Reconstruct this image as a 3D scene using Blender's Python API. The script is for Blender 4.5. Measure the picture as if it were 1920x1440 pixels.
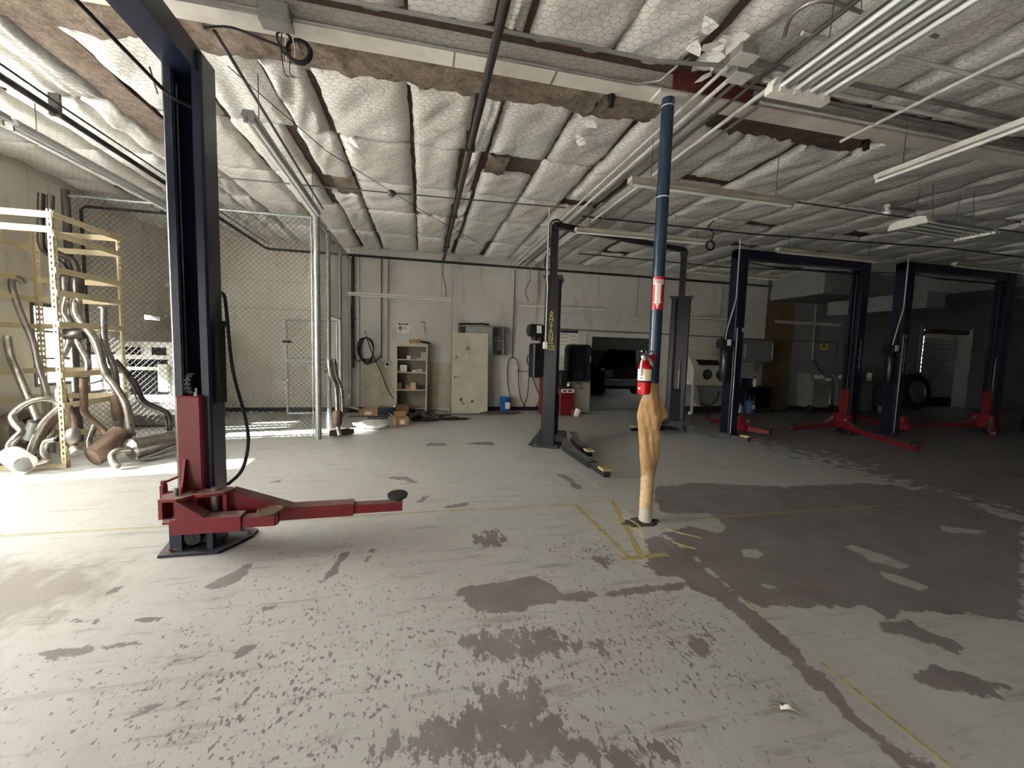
import bpy, math, random
import numpy as np
from mathutils import Vector, Matrix

for o in list(bpy.data.objects): bpy.data.objects.remove(o, do_unlink=True)
scene = bpy.context.scene
col = scene.collection
PI = math.pi

# ------------------------------------------------------------------ camera
cam_d = bpy.data.cameras.new('camera')
cam = bpy.data.objects.new('camera', cam_d); col.objects.link(cam)
cam_d.sensor_width = 36.0
cam_d.lens = 759.0 / 1920.0 * 36.0
cam_d.clip_start = 0.05; cam_d.clip_end = 300
def _cam_rot():
    f = 759.0
    Y = np.array([-168.0, 65.0, -f]); Y /= np.linalg.norm(Y)
    X = np.array([3421.0, -33.0, -f]); X -= Y * X.dot(Y); X /= np.linalg.norm(X)
    Z = np.cross(X, Y)
    return np.array([X, Y, Z])
_R = _cam_rot()
m4 = Matrix([[*_R[0], 0], [*_R[1], 0], [*_R[2], 1.6], [0, 0, 0, 1]])
cam.matrix_world = m4
scene.camera = cam

# ------------------------------------------------------------------ world, sun, exposure
world = bpy.data.worlds.new('world'); scene.world = world
world.use_nodes = True
nt = world.node_tree
bg = nt.nodes['Background']
sky = nt.nodes.new('ShaderNodeTexSky')
sky.sky_type = 'NISHITA'; sky.sun_disc = False
sky.sun_elevation = math.radians(24); sky.sun_rotation = math.radians(90)
sky.air_density = 1.0; sky.dust_density = 3.0; sky.ozone_density = 1.0
hs = nt.nodes.new('ShaderNodeHueSaturation'); hs.inputs['Saturation'].default_value = 0.0
nt.links.new(sky.outputs[0], hs.inputs['Color'])
nt.links.new(hs.outputs[0], bg.inputs['Color'])
bg.inputs['Strength'].default_value = 1.0

sun_d = bpy.data.lights.new('sun', 'SUN'); sun_d.energy = 15.0; sun_d.angle = math.radians(1.5)
sun_d.color = (1.0, 0.978, 0.985)
sun = bpy.data.objects.new('sun', sun_d); col.objects.link(sun)
sun.location = (-20, 6, 15)
sun.rotation_euler = Vector((math.cos(math.radians(24)) * 0.99, 0.13, -math.sin(math.radians(24)))).to_track_quat('-Z', 'Y').to_euler()

def portal(loc, rot, sx, sz):
    d = bpy.data.lights.new('daylight_portal', 'AREA'); d.shape = 'RECTANGLE'; d.size = sx; d.size_y = sz
    d.cycles.is_portal = True
    o = bpy.data.objects.new('daylight_portal', d); col.objects.link(o)
    o.location = loc; o.rotation_euler = rot
    return o
# openings of the room: two bay doors behind the camera, bay door and windows in the left wall
YF = -3.2                     # front wall (behind camera)
XL = -5.48                    # left wall
YB = 10.75                    # back wall
XR = 23.0                     # right wall
ZC = 4.0                      # underside of insulation
FDOORS = []
LDOORS = [(-2.9, -1.1, 0.0, 3.0), (5.25, 5.85, 0.3, 1.5), (7.2, 7.9, 0.9, 2.12), (8.15, 8.95, .7, 1.4), (9.62, 10.15, 2.04, 2.16)]
LIGHT_BAND = (2.2, 5.19, 1.2, 3.8)   # unseen translucent band added to the left wall for soft light
for a, b in FDOORS: portal(((a + b) / 2, YF - .1, 1.65), (PI / 2, 0, 0), b - a, 3.3)
for a, b, c, d in LDOORS: portal((XL - .12, (a + b) / 2, (c + d) / 2), (PI / 2, 0, -PI / 2), b - a, d - c)

scene.view_settings.view_transform = 'Standard'
scene.view_settings.look = 'None'
scene.view_settings.exposure = 2.72
scene.view_settings.gamma = 1.0
scene.view_settings.use_curve_mapping = False

# ------------------------------------------------------------------ mesh helpers
class MB:
    def __init__(s): s.v = []; s.f = []
    def add(s, vs, fs):
        b = len(s.v); s.v += [tuple(map(float, p)) for p in vs]; s.f += [tuple(b + i for i in f) for f in fs]; return s
    def box(s, x0, x1, y0, y1, z0, z1):
        return s.add([(x0, y0, z0), (x1, y0, z0), (x1, y1, z0), (x0, y1, z0), (x0, y0, z1), (x1, y0, z1), (x1, y1, z1), (x0, y1, z1)],
                     [(0, 3, 2, 1), (4, 5, 6, 7), (0, 1, 5, 4), (1, 2, 6, 5), (2, 3, 7, 6), (3, 0, 4, 7)])
    def bbox(s, x0, x1, y0, y1, z0, z1, c=.01):     # box with bevelled vertical+top edges (chamfered)
        c = min(c, (x1 - x0) / 3, (y1 - y0) / 3, (z1 - z0) / 3)
        rings = []
        for z, i in ((z0, c), (z0 + c, 0), (z1 - c, 0), (z1, c)):
            rings.append([(x0 + i + c, y0 + i, z), (x1 - i - c, y0 + i, z), (x1 - i, y0 + i + c, z), (x1 - i, y1 - i - c, z),
                          (x1 - i - c, y1 - i, z), (x0 + i + c, y1 - i, z), (x0 + i, y1 - i - c, z), (x0 + i, y0 + i + c, z)])
        return s.loft(rings)
    def loft(s, rings, cap=True, close=True):
        n = len(rings[0]); vs = [p for r in rings for p in r]; fs = []
        for k in range(len(rings) - 1):
            for i in range(n if close else n - 1):
                j = (i + 1) % n
                fs.append((k * n + i, k * n + j, (k + 1) * n + j, (k + 1) * n + i))
        if cap:
            fs.append(tuple(range(n - 1, -1, -1))); fs.append(tuple((len(rings) - 1) * n + i for i in range(n)))
        return s.add(vs, fs)
    def beam(s, p0, p1, w, h, up=(0, 0, 1)):          # box beam between two points, w across, h along up
        p0 = Vector(p0); p1 = Vector(p1); d = (p1 - p0).normalized(); up = Vector(up)
        if abs(d.dot(up)) > .98: up = Vector((0, 1, 0))
        a = d.cross(up).normalized(); b = a.cross(d).normalized()
        a *= w / 2; b *= h / 2
        r = lambda p: [p - a - b, p + a - b, p + a + b, p - a + b]
        return s.loft([r(p0), r(p1)])
    def tube(s, pts, r, n=8, cap=True):
        pts = [Vector(p) for p in pts]
        rs = r if isinstance(r, (list, tuple)) else [r] * len(pts)
        T = []
        for i in range(len(pts)):
            d = pts[min(i + 1, len(pts) - 1)] - pts[max(i - 1, 0)]
            if d.length < 1e-9: d = Vector((0, 0, 1))
            T.append(d.normalized())
        u = T[0].orthogonal().normalized(); rings = []
        for i, p in enumerate(pts):
            u = (u - T[i] * u.dot(T[i]))
            u = u.normalized() if u.length > 1e-6 else T[i].orthogonal().normalized()
            w = T[i].cross(u)
            rings.append([p + (u * math.cos(2 * PI * k / n) + w * math.sin(2 * PI * k / n)) * rs[i] for k in range(n)])
        return s.loft(rings, cap)
    def cyl(s, p0, p1, r, n=12, r2=None):
        return s.tube([p0, p1], [r, r if r2 is None else r2], n)
    def lathe(s, prof, c=(0, 0, 0), n=20):           # prof [(r,z)]
        rings = [[(c[0] + r * math.cos(2 * PI * k / n), c[1] + r * math.sin(2 * PI * k / n), c[2] + z) for k in range(n)] for r, z in prof]
        return s.loft(rings)
    def prism(s, poly, axis, a, b):                   # extrude 2D polygon along axis ('x','y','z')
        def P(p, t):
            return {'x': (t, p[0], p[1]), 'y': (p[0], t, p[1]), 'z': (p[0], p[1], t)}[axis]
        return s.loft([[P(p, a) for p in poly], [P(p, b) for p in poly]])
    def torus(s, c, R, r, axis='z', n=24, m=8):
        pts = []
        c = Vector(c)
        vs = []; fs = []
        for i in range(n):
            a = 2 * PI * i / n
            for k in range(m):
                b = 2 * PI * k / m
                x = (R + r * math.cos(b)) * math.cos(a); y = (R + r * math.cos(b)) * math.sin(a); z = r * math.sin(b)
                q = {'z': (x, y, z), 'x': (z, x, y), 'y': (x, z, y)}[axis]
                vs.append(c + Vector(q))
        for i in range(n):
            for k in range(m):
                fs.append((i * m + k, ((i + 1) % n) * m + k, ((i + 1) % n) * m + (k + 1) % m, i * m + (k + 1) % m))
        return s.add(vs, fs)
    def xf(s, M):
        s.v = [tuple(M @ Vector(p)) for p in s.v]; return s
    def mesh(s, name, mat, smooth=False):
        me = bpy.data.meshes.new(name); me.from_pydata(s.v, [], s.f); me.update()
        if mat: me.materials.append(mat)
        bm_fix(me)
        if smooth:
            me.polygons.foreach_set('use_smooth', [True] * len(me.polygons))
            try: me.set_sharp_from_angle(angle=math.radians(40))
            except Exception: pass
        return me
    def build(s, name, mat, parent=None, smooth=False, **kw):
        me = s.mesh(name, mat, smooth)
        o = bpy.data.objects.new(name, me); col.objects.link(o)
        if parent is not None: o.parent = parent
        for k, v in kw.items(): o[k] = v
        return o
import bmesh
def bm_fix(me):
    bm = bmesh.new(); bm.from_mesh(me); bmesh.ops.recalc_face_normals(bm, faces=bm.faces); bm.to_mesh(me); bm.free()

def smooth(pts, k=5):
    P = [Vector(p) for p in pts]; out = []
    for i in range(len(P) - 1):
        a = P[max(i - 1, 0)]; b = P[i]; c = P[i + 1]; d = P[min(i + 2, len(P) - 1)]
        for j in range(k):
            t = j / k
            out.append(0.5 * ((2 * b) + (c - a) * t + (2 * a - 5 * b + 4 * c - d) * t * t + (-a + 3 * b - 3 * c + d) * t ** 3))
    out.append(P[-1]); return out

def thing(name, label, cat, loc=(0, 0, 0), rz=0, group=None):
    o = bpy.data.objects.new(name, None); col.objects.link(o)
    o.empty_display_size = .1
    o.location = loc; o.rotation_euler = (0, 0, rz); o['label'] = label; o['category'] = cat
    if group: o['group'] = group
    return o
def tag(o, label, cat, group=None):
    o['label'] = label; o['category'] = cat
    if group: o['group'] = group
    return o
def struct(o, label=None):
    o['kind'] = 'structure'
    if label: o['label'] = label
    return o
def copy_tree(o, parent=None):
    c = o.copy(); col.objects.link(c); c.parent = parent
    for ch in list(o.children): copy_tree(ch, c)
    return c
def text(body, size, mat, parent, M, name='lettering', depth=.001, align='CENTER', stretch=1.0):
    cu = bpy.data.curves.new(name, 'FONT'); cu.body = body; cu.size = size; cu.extrude = depth
    cu.align_x = align; cu.align_y = 'CENTER'
    t = bpy.data.objects.new('tmp_text', cu); col.objects.link(t)
    dg = bpy.context.evaluated_depsgraph_get()
    me = bpy.data.meshes.new_from_object(t.evaluated_get(dg))
    bpy.data.objects.remove(t, do_unlink=True); bpy.data.curves.remove(cu)
    me.name = name; me.transform(M @ Matrix.Diagonal((stretch, 1, 1, 1)))
    me.materials.clear(); me.materials.append(mat)
    o = bpy.data.objects.new(name, me); col.objects.link(o); o.parent = parent
    return o

# ------------------------------------------------------------------ materials
def srgb(r, g, b):
    f = lambda c: (c / 255 / 12.92) if c / 255 <= .04045 else ((c / 255 + .055) / 1.055) ** 2.4
    return (f(r), f(g), f(b), 1)
class NT:
    def __init__(s, name):
        s.m = bpy.data.materials.new(name); s.m.use_nodes = True; s.t = s.m.node_tree
        s.b = s.t.nodes['Principled BSDF']
    def n(s, typ, **kw):
        nd = s.t.nodes.new(typ)
        for k, v in kw.items(): setattr(nd, k, v)
        return nd
    def l(s, a, b): s.t.links.new(a, b)
    def val(s, sock, v):
        if hasattr(v, 'is_linked') or hasattr(v, 'links'): s.l(v, sock)
        else: sock.default_value = v
    def math(s, op, a, b=None, clamp=False):
        nd = s.n('ShaderNodeMath', operation=op); nd.use_clamp = clamp
        s.val(nd.inputs[0], a)
        if b is not None: s.val(nd.inputs[1], b)
        return nd.outputs[0]
    def noise(s, vec, scale, detail=3, rough=.55, dist=0):
        nd = s.n('ShaderNodeTexNoise'); nd.inputs['Scale'].default_value = scale; nd.inputs['Detail'].default_value = detail
        nd.inputs['Roughness'].default_value = rough; nd.inputs['Distortion'].default_value = dist
        if vec is not None: s.l(vec, nd.inputs['Vector'])
        return nd.outputs['Fac']
    def ramp(s, fac, a, b):
        nd = s.n('ShaderNodeMapRange'); nd.inputs['From Min'].default_value = a; nd.inputs['From Max'].default_value = b
        s.l(fac, nd.inputs['Value']); return nd.outputs[0]
    def mix(s, fac, c1, c2):
        nd = s.n('ShaderNodeMix', data_type='RGBA')
        s.val(nd.inputs[0], fac); s.val(nd.inputs[6], c1); s.val(nd.inputs[7], c2); return nd.outputs[2]
    def coords(s, kind='Object', scale=None):
        if kind == 'World':
            v = s.n('ShaderNodeNewGeometry').outputs['Position']
        else: v = s.n('ShaderNodeTexCoord').outputs[kind]
        if scale:
            mp = s.n('ShaderNodeMapping'); mp.inputs['Scale'].default_value = scale; s.l(v, mp.inputs['Vector']); v = mp.outputs[0]
        return v
    def bump(s, h, strength=.3, dist=.02):
        nd = s.n('ShaderNodeBump'); nd.inputs['Strength'].default_value = strength; nd.inputs['Distance'].default_value = dist
        s.l(h, nd.inputs['Height']); s.l(nd.outputs[0], s.b.inputs['Normal'])
MATS = {}
def mat(name, base, rough=.55, metal=0.0, dirt=None, amt=.35, scale=6, bump=0, stretch=None, kind='World', spec=None, rvar=.0):
    if name in MATS: return MATS[name]
    s = NT(name); v = s.coords(kind, stretch)
    base = base if len(base) == 4 else (*base, 1)
    if dirt is None: dirt = tuple(c * .55 for c in base[:3]) + (1,)
    n1 = s.noise(v, scale, 4, .6)
    n2 = s.noise(v, scale * 4.3, 3, .6)
    f = s.math('MULTIPLY', s.ramp(s.math('ADD', s.math('MULTIPLY', n1, .7), s.math('MULTIPLY', n2, .3)), .42, .68), amt, True)
    c = s.mix(f, base, dirt)
    s.l(c, s.b.inputs['Base Color'])
    s.b.inputs['Roughness'].default_value = rough; s.b.inputs['Metallic'].default_value = metal
    if spec is not None: s.b.inputs['Specular IOR Level'].default_value = spec
    if rvar: s.l(s.math('ADD', s.math('MULTIPLY', n1, rvar), rough - rvar / 2), s.b.inputs['Roughness'])
    if bump: s.bump(n2, bump, .01)
    MATS[name] = s.m
    return s.m
m_bluecol = mat('navy_paint', srgb(23, 29, 50), .32, 0, srgb(16, 18, 28), .5, 3, rvar=.2)
m_black = mat('black_paint', srgb(23, 23, 27), .3, 0, srgb(38, 37, 38), .4, 4)
m_blackm = mat('black_matte', srgb(18, 18, 19), .7, 0, srgb(34, 32, 30), .4, 5)
m_dark = mat('dark_void', srgb(8, 8, 9), .9)
m_red = mat('red_paint', srgb(116, 20, 27), .38, 0, srgb(76, 26, 28), .6, 6)
m_dust = mat('dusty_red_top', srgb(140, 112, 106), .8, 0, srgb(112, 66, 64), .5, 7)
m_steel = mat('dull_steel', srgb(150, 146, 140), .42, .75, srgb(110, 92, 76), .6, 9, rvar=.2)
m_exh = mat('exhaust_steel', srgb(172, 167, 158), .30, .85, srgb(104, 88, 74), .8, 9, rvar=.25)
m_exhdark = mat('exhaust_dark', srgb(90, 86, 84), .3, .85, srgb(60, 50, 46), .6, 7)
m_rust = mat('rusty_exhaust', srgb(124, 104, 88), .55, .5, srgb(84, 64, 52), .8, 8, bump=.2)
m_galv = mat('galvanised', srgb(168, 170, 168), .45, .6, srgb(120, 122, 120), .5, 14)
m_wire = mat('fence_wire', srgb(96, 95, 91), .5, .5, srgb(88, 86, 80), .5, 14)
m_cream = mat('cream_enamel', srgb(206, 192, 156), .55, 0, srgb(168, 142, 98), .5, 5)
m_white = mat('white_enamel', srgb(226, 224, 214), .45, 0, srgb(170, 164, 148), .45, 4)
m_offw = mat('offwhite_paint', srgb(196, 190, 172), .6, 0, srgb(150, 140, 120), .5, 3)
m_beamw = mat('beam_white', srgb(222, 216, 204), .6, 0, srgb(170, 160, 146), .5, 2.5)
m_grey = mat('grey_paint', srgb(128, 128, 124), .5, 0, srgb(92, 90, 84), .5, 4)
m_conduit = mat('conduit_steel', srgb(160, 158, 152), .42, .55, srgb(110, 104, 96), .5, 6)
m_conddark = mat('conduit_dark', srgb(92, 90, 86), .5, .3, srgb(60, 56, 52), .5, 6)
m_condw = mat('conduit_white', srgb(206, 204, 196), .45, 0, srgb(150, 146, 136), .4, 6)
m_pipeb = mat('black_pipe', srgb(46, 44, 44), .5, .2, srgb(86, 76, 66), .5, 3)
m_rubber = mat('rubber', srgb(24, 24, 25), .75, 0, srgb(52, 50, 48), .5, 10)
m_card = mat('cardboard', srgb(182, 144, 104), .85, 0, srgb(140, 106, 74), .5, 6)
m_cardd = mat('cardboard_dark', srgb(130, 100, 70), .85)
m_paper = mat('paper', srgb(228, 224, 214), .8, 0, srgb(188, 180, 164), .4, 6)
m_bluepail = mat('blue_plastic', srgb(26, 92, 168), .4, 0, srgb(20, 62, 120), .5, 8)
m_bluetank = mat('blue_tank', srgb(70, 84, 140), .45)
m_pole = mat('pole_blue', srgb(38, 56, 74), .26, 0, srgb(34, 46, 60), .5, 4, stretch=(1, 1, .4), rvar=.15)
m_canvas = mat('canvas_tan', srgb(186, 150, 102), .9, 0, srgb(136, 102, 66), .7, 5, bump=.3)
m_tan2 = mat('tan_tape', srgb(204, 176, 134), .6, 0, srgb(156, 122, 84), .7, 9)
m_extred = mat('extinguisher_red', srgb(204, 22, 28), .22, 0, srgb(150, 16, 22), .3, 8)
m_signred = mat('sign_red', srgb(206, 30, 38), .4, 0, srgb(180, 30, 36), .2, 8)
m_signw = mat('sign_white', srgb(240, 238, 232), .45, 0, srgb(220, 214, 204), .2, 8)
m_yel = mat('yellow_letter', srgb(226, 200, 70), .5, 0, srgb(180, 150, 60), .4, 12)
m_letw = mat('white_letter', srgb(200, 200, 200), .5, 0, srgb(140, 140, 140), .5, 12)
m_ylabel = mat('yellow_label', srgb(228, 206, 60), .5)
m_plastic = mat('clear_bag', srgb(226, 226, 222), .3, 0, srgb(190, 190, 186), .3, 9)
m_tape = mat('tape_residue', srgb(178, 164, 104), .75, 0, srgb(120, 104, 66), .8, 22)
m_tapepale = mat('tape_pale', srgb(206, 190, 132), .7, 0, srgb(150, 130, 84), .6, 18)
m_fibre = mat('fibreglass_brown', srgb(146, 130, 114), .95, 0, srgb(88, 72, 58), .95, 9, bump=1.0)
m_kraft = mat('kraft_brown', srgb(98, 82, 68), .95, 0, srgb(62, 52, 44), .8, 10, bump=.6)
m_ply = mat('plywood_tan', srgb(186, 180, 160), .7, 0, srgb(136, 122, 98), .6, 2.2)
m_tanwall = mat('tan_wall_paint', srgb(130, 110, 78), .75, 0, srgb(100, 84, 58), .5, 2)
m_glass = mat('dark_glass', srgb(20, 22, 24), .08)
m_chrome = mat('chrome', srgb(200, 200, 204), .15, 1.0)
m_carblk = mat('car_black', srgb(14, 14, 16), .12, 0, srgb(30, 30, 32), .3, 3, spec=.7)
m_wood = mat('raw_wood', srgb(176, 150, 112), .8, 0, srgb(130, 100, 70), .6, 5)
m_tube = mat('lamp_tube', srgb(236, 236, 230), .3)
m_redoxide = mat('red_oxide_steel', srgb(96, 40, 34), .6)
# ------------------------------------------------------------------ floor
def floor_material():
    s = NT('peeling_floor_paint')
    P = s.coords('World')
    W = P
    def attr(nm):
        nd = s.n('ShaderNodeAttribute'); nd.attribute_name = nm; return nd.outputs['Fac']
    bare = attr('bare'); clus = attr('cluster'); spec = attr('speckle'); dirt = attr('dirt'); paintleft = attr('paint_left')
    n1 = s.noise(W, 7.0, 9, .72)
    cst = s.n('ShaderNodeMapping'); cst.inputs['Scale'].default_value = (1.5, .8, 1); cst.inputs['Rotation'].default_value = (0, 0, .35); s.l(P, cst.inputs['Vector'])
    n2 = s.noise(cst.outputs[0], 33, 4, .6)
    n3 = s.noise(P, 60, 2, .5)
    a = s.math('ADD', s.math('MULTIPLY', bare, .55), s.math('MULTIPLY', s.math('SUBTRACT', n1, .5), 1.15))
    m1 = s.ramp(a, .02, .06)
    chips = s.math('ADD', s.math('ADD', n2, s.math('MULTIPLY', s.math('SUBTRACT', n1, .5), .5)), s.math('MULTIPLY', spec, .085))
    m2 = s.ramp(chips, .65, .67)
    n4 = s.noise(cst.outputs[0], 9, 8, .72)
    m3 = s.ramp(s.math('ADD', s.math('MULTIPLY', clus, .24), s.math('MULTIPLY', s.math('SUBTRACT', n4, .5), 1.5)), .07, .10)
    m1 = s.math('MAXIMUM', m1, m3)
    m = s.math('MAXIMUM', s.math('MINIMUM', m1, 1.0, True), m2, True)
    pl = s.ramp(s.math('ADD', s.math('MULTIPLY', paintleft, .6), s.math('MULTIPLY', s.math('SUBTRACT', n1, .5), .8)), .02, .08)
    m = s.math('SUBTRACT', m, s.math('MULTIPLY', pl, .85, True), True)
    big = s.noise(P, .55, 4, .6)
    paint = s.mix(s.ramp(big, .35, .7), srgb(182, 182, 177), srgb(168, 166, 160))
    paint = s.mix(s.math('MULTIPLY', s.ramp(s.noise(cst.outputs[0], 7, 5, .7), .5, .8), .35, True), paint, srgb(132, 127, 117))
    sm_ = s.n('ShaderNodeMapping'); sm_.inputs['Scale'].default_value = (.55, 4.2, 1); sm_.inputs['Rotation'].default_value = (0, 0, .12); s.l(P, sm_.inputs['Vector'])
    paint = s.mix(s.math('MULTIPLY', s.ramp(s.noise(sm_.outputs[0], 2.6, 8, .74), .545, .68), .7, True), paint, srgb(120, 114, 107))
    conc = s.mix(s.ramp(s.noise(P, 3.5, 4, .6), .3, .7), srgb(136, 130, 128), srgb(116, 110, 108))
    conc = s.mix(s.math('MULTIPLY', n3, .25), conc, srgb(92, 87, 84))
    c = s.mix(m, paint, conc)
    dn = s.ramp(s.math('ADD', dirt, s.math('MULTIPLY', s.math('SUBTRACT', s.noise(cst.outputs[0], 4, 6, .7), .5), 2.4)), .0, .5)
    c = s.mix(s.math('MULTIPLY', dn, .6, True), c, srgb(120, 106, 92))
    # oily dark drips on the concrete under the lifts
    oil = s.ramp(s.noise(P, 1.3, 5, .65), .60, .74)
    c = s.mix(s.math('MULTIPLY', oil, .35, True), c, srgb(92, 84, 76))
    s.l(c, s.b.inputs['Base Color'])
    s.l(s.math('ADD', s.math('MULTIPLY', m, .22), .42), s.b.inputs['Roughness'])
    s.b.inputs['Specular IOR Level'].default_value = .4
    s.bump(s.math('ADD', s.math('MULTIPLY', m, -1.0), s.math('MULTIPLY', n3, .25)), .25, .004)
    return s.m
m_floor = floor_material()
m_joint = mat('joint_dirt', srgb(84, 76, 62), .95)
flo = MB().box(XL - .2, XR + .2, YF - .2, YB + .3, -.3, -.012).build('floor', m_joint)
struct(flo, 'worn concrete workshop floor with peeling pale paint')
# wear outlines on the floor (metres): areas of bare concrete, speckled areas, islands of remaining paint
WEAR = {
    'L20': [(-0.42, 5.14), (-0.19, 5.16), (0.0, 4.84), (-0.12, 4.9)],
    'L21': [(-0.08, 4.23), (0.03, 4.45), (0.12, 4.41), (0.03, 4.23)],
    'L22': [(1.75, 4.97), (1.88, 5.0), (1.9, 4.42), (1.8, 4.34)],
    'L23': [(0.64, 7.05), (1.28, 6.9), (1.2, 6.7), (0.67, 6.84)],
    'L24': [(-0.0, 7.03), (0.45, 6.94), (0.39, 6.75), (0.08, 6.78)],
    'L25': [(0.22, 4.08), (0.5, 4.19), (0.52, 4.08), (0.32, 4.02)],
    'L26': [(-1.76, 5.12), (-1.63, 5.24), (-1.61, 5.1)],
    'L27': [(0.53, 1.41), (0.59, 1.45), (0.65, 1.44), (0.62, 1.38), (0.56, 1.37)],
    'P1': [(2.82, 4.35), (3.39, 4.42), (4.47, 4.12), (5.72, 4.1), (6.25, 3.62), (5.92, 2.74), (3.7, 1.66), (3.57, 1.68), (3.47, 1.78), (3.04, 1.86), (2.84, 1.84), (2.86, 1.94), (2.41, 2.03), (2.26, 2.05), (2.15, 2.06), (2.09, 2.14), (2.12, 2.53), (2.15, 2.81), (2.13, 3.16), (2.48, 3.27), (2.72, 3.07), (2.86, 3.34), (2.66, 3.44), (2.41, 3.61), (2.59, 4.05)],
    'P2': [(1.66, 2.68), (1.74, 2.75), (1.92, 3.09), (2.13, 3.16), (2.15, 2.81), (2.1, 2.49), (2.09, 2.14), (2.06, 1.93), (2.05, 1.71), (2.01, 1.5), (1.96, 1.35), (1.94, 1.25), (2.02, 1.07), (1.87, 1.1), (1.86, 1.19), (1.87, 1.31), (1.89, 1.42), (1.87, 1.49), (1.92, 1.65), (1.91, 1.78), (1.89, 1.91), (1.91, 2.06), (1.92, 2.22), (1.8, 2.34), (1.84, 2.44), (1.69, 2.54)],
    'P3': [(0.2, 2.56), (0.29, 2.63), (0.48, 2.65), (0.74, 2.69), (0.91, 2.56), (0.95, 2.45), (1.21, 2.42), (1.84, 2.44), (1.8, 2.34), (1.57, 2.35), (1.06, 2.35), (0.7, 2.33), (0.55, 2.3), (0.45, 2.31), (0.36, 2.34), (0.3, 2.4), (0.28, 2.49)],
    'L1': [(-1.22, 1.92), (-1.21, 1.98), (-1.26, 2.09), (-1.2, 2.07), (-1.17, 2.0), (-1.09, 1.95), (-1.13, 1.91), (-1.18, 1.89)],
    'L2': [(-0.95, 2.19), (-0.93, 2.28), (-0.87, 2.34), (-0.84, 2.3), (-0.86, 2.22), (-0.91, 2.18)],
    'L3': [(-1.98, 2.41), (-1.9, 2.44), (-1.69, 2.44), (-1.45, 2.43), (-1.43, 2.38), (-1.63, 2.38), (-1.8, 2.36), (-1.92, 2.38)],
    'L4': [(-1.62, 2.62), (-1.52, 2.65), (-1.42, 2.63), (-1.46, 2.58), (-1.56, 2.58)],
    'L5': [(-1.4, 2.9), (-1.38, 3.02), (-1.26, 3.14), (-1.21, 3.22), (-1.17, 3.16), (-1.18, 3.02), (-1.24, 2.91), (-1.32, 2.88)],
    'L6': [(-0.68, 2.78), (-0.66, 2.96), (-0.6, 3.22), (-0.55, 3.28), (-0.54, 3.13), (-0.59, 2.92)],
    'L7': [(-0.43, 3.11), (-0.39, 3.27), (-0.35, 3.27), (-0.35, 3.14), (-0.38, 3.04)],
    'L8': [(-0.95, 2.62), (-0.9, 2.67), (-0.84, 2.63), (-0.86, 2.58), (-0.92, 2.59)],
    'L9': [(-1.07, 1.94), (-1.05, 1.99), (-1.01, 1.97), (-1.01, 1.93), (-1.04, 1.91)],
    'L10': [(-0.97, 1.94), (-0.89, 1.96), (-0.8, 1.96), (-0.81, 1.92), (-0.89, 1.92)],
    'L11': [(-1.96, 2.68), (-1.88, 2.69), (-1.78, 2.67), (-1.79, 2.62), (-1.9, 2.63)],
    'L12': [(-1.95, 2.9), (-1.94, 3.05), (-1.89, 3.07), (-1.89, 2.98), (-1.89, 2.87)],
    'L13': [(-1.22, 2.24), (-1.16, 2.25), (-1.05, 2.25), (-1.1, 2.23), (-1.19, 2.22)],
    'R1': [(2.77, 1.85), (2.95, 1.79), (3.03, 1.63), (3.04, 1.55), (2.9, 1.53), (2.81, 1.65), (2.7, 1.74)],
    'R2': [(2.4, 1.46), (2.67, 1.51), (2.82, 1.38), (2.89, 1.3), (2.74, 1.26), (2.52, 1.33)],
    'C1': [(0.23, 2.21), (0.66, 2.18), (0.9, 2.05), (1.12, 1.96), (1.06, 1.87), (0.76, 1.91), (0.51, 1.88), (0.25, 1.96), (0.18, 2.09)],
    'C2': [(-0.18, 1.58), (-0.06, 1.66), (0.17, 1.69), (0.28, 1.79), (0.55, 1.8), (0.62, 1.69), (0.63, 1.55), (0.73, 1.46), (1.1, 1.36), (1.03, 1.26), (-0.05, 1.47), (-0.17, 1.53)],
    'C3': [(1.36, 1.86), (1.53, 1.95), (1.64, 1.91), (1.59, 1.79), (1.52, 1.75), (1.43, 1.78)],
    'C4': [(1.22, 2.83), (1.43, 2.89), (1.51, 2.79), (1.42, 2.68), (1.24, 2.68)],
    'C5': [(0.42, 3.43), (0.67, 3.5), (0.77, 3.27), (0.6, 3.11), (0.43, 3.18)],
    'K1': [(3.58, 2.67), (3.69, 2.68), (3.78, 2.49), (3.78, 2.31), (3.64, 2.28), (3.54, 2.4)],
    'K2': [(3.43, 2.32), (3.53, 2.21), (3.56, 2.06), (3.44, 2.01), (3.4, 2.09), (3.36, 2.2)],
    'K3': [(2.61, 2.78), (2.78, 2.77), (2.76, 2.65), (2.63, 2.61), (2.55, 2.66)],
    'K4': [(2.37, 2.34), (2.45, 2.26), (2.42, 2.21), (2.34, 2.26)],
    'K5': [(2.37, 3.55), (2.92, 3.53), (2.83, 3.16), (2.64, 3.08), (2.48, 3.27), (2.23, 3.32)],
    'K6': [(5.01, 2.88), (5.35, 2.7), (5.16, 2.64), (4.86, 2.75)],
}
def sdist(X, Y, poly):
    P = np.array(poly); d = np.full(X.shape, 1e9); ins = np.zeros(X.shape, bool); n = len(P)
    for i in range(n):
        (x0, y0), (x1, y1) = P[i], P[(i + 1) % n]; ex, ey = x1 - x0, y1 - y0
        t = np.clip(((X - x0) * ex + (Y - y0) * ey) / max(ex * ex + ey * ey, 1e-9), 0, 1)
        d = np.minimum(d, np.hypot(X - x0 - t * ex, Y - y0 - t * ey))
        c = (y0 > Y) != (y1 > Y); xi = x0 + (Y - y0) / (ey if abs(ey) > 1e-9 else 1e-9) * ex; ins ^= c & (X < xi)
    return np.where(ins, d, -d)
def ell(X, Y, es):
    r = np.full(X.shape, -1.0)
    for cx, cy, a, b in es: r = np.maximum(r, 1 - np.hypot((X - cx) / a, (Y - cy) / b))
    return r
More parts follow.
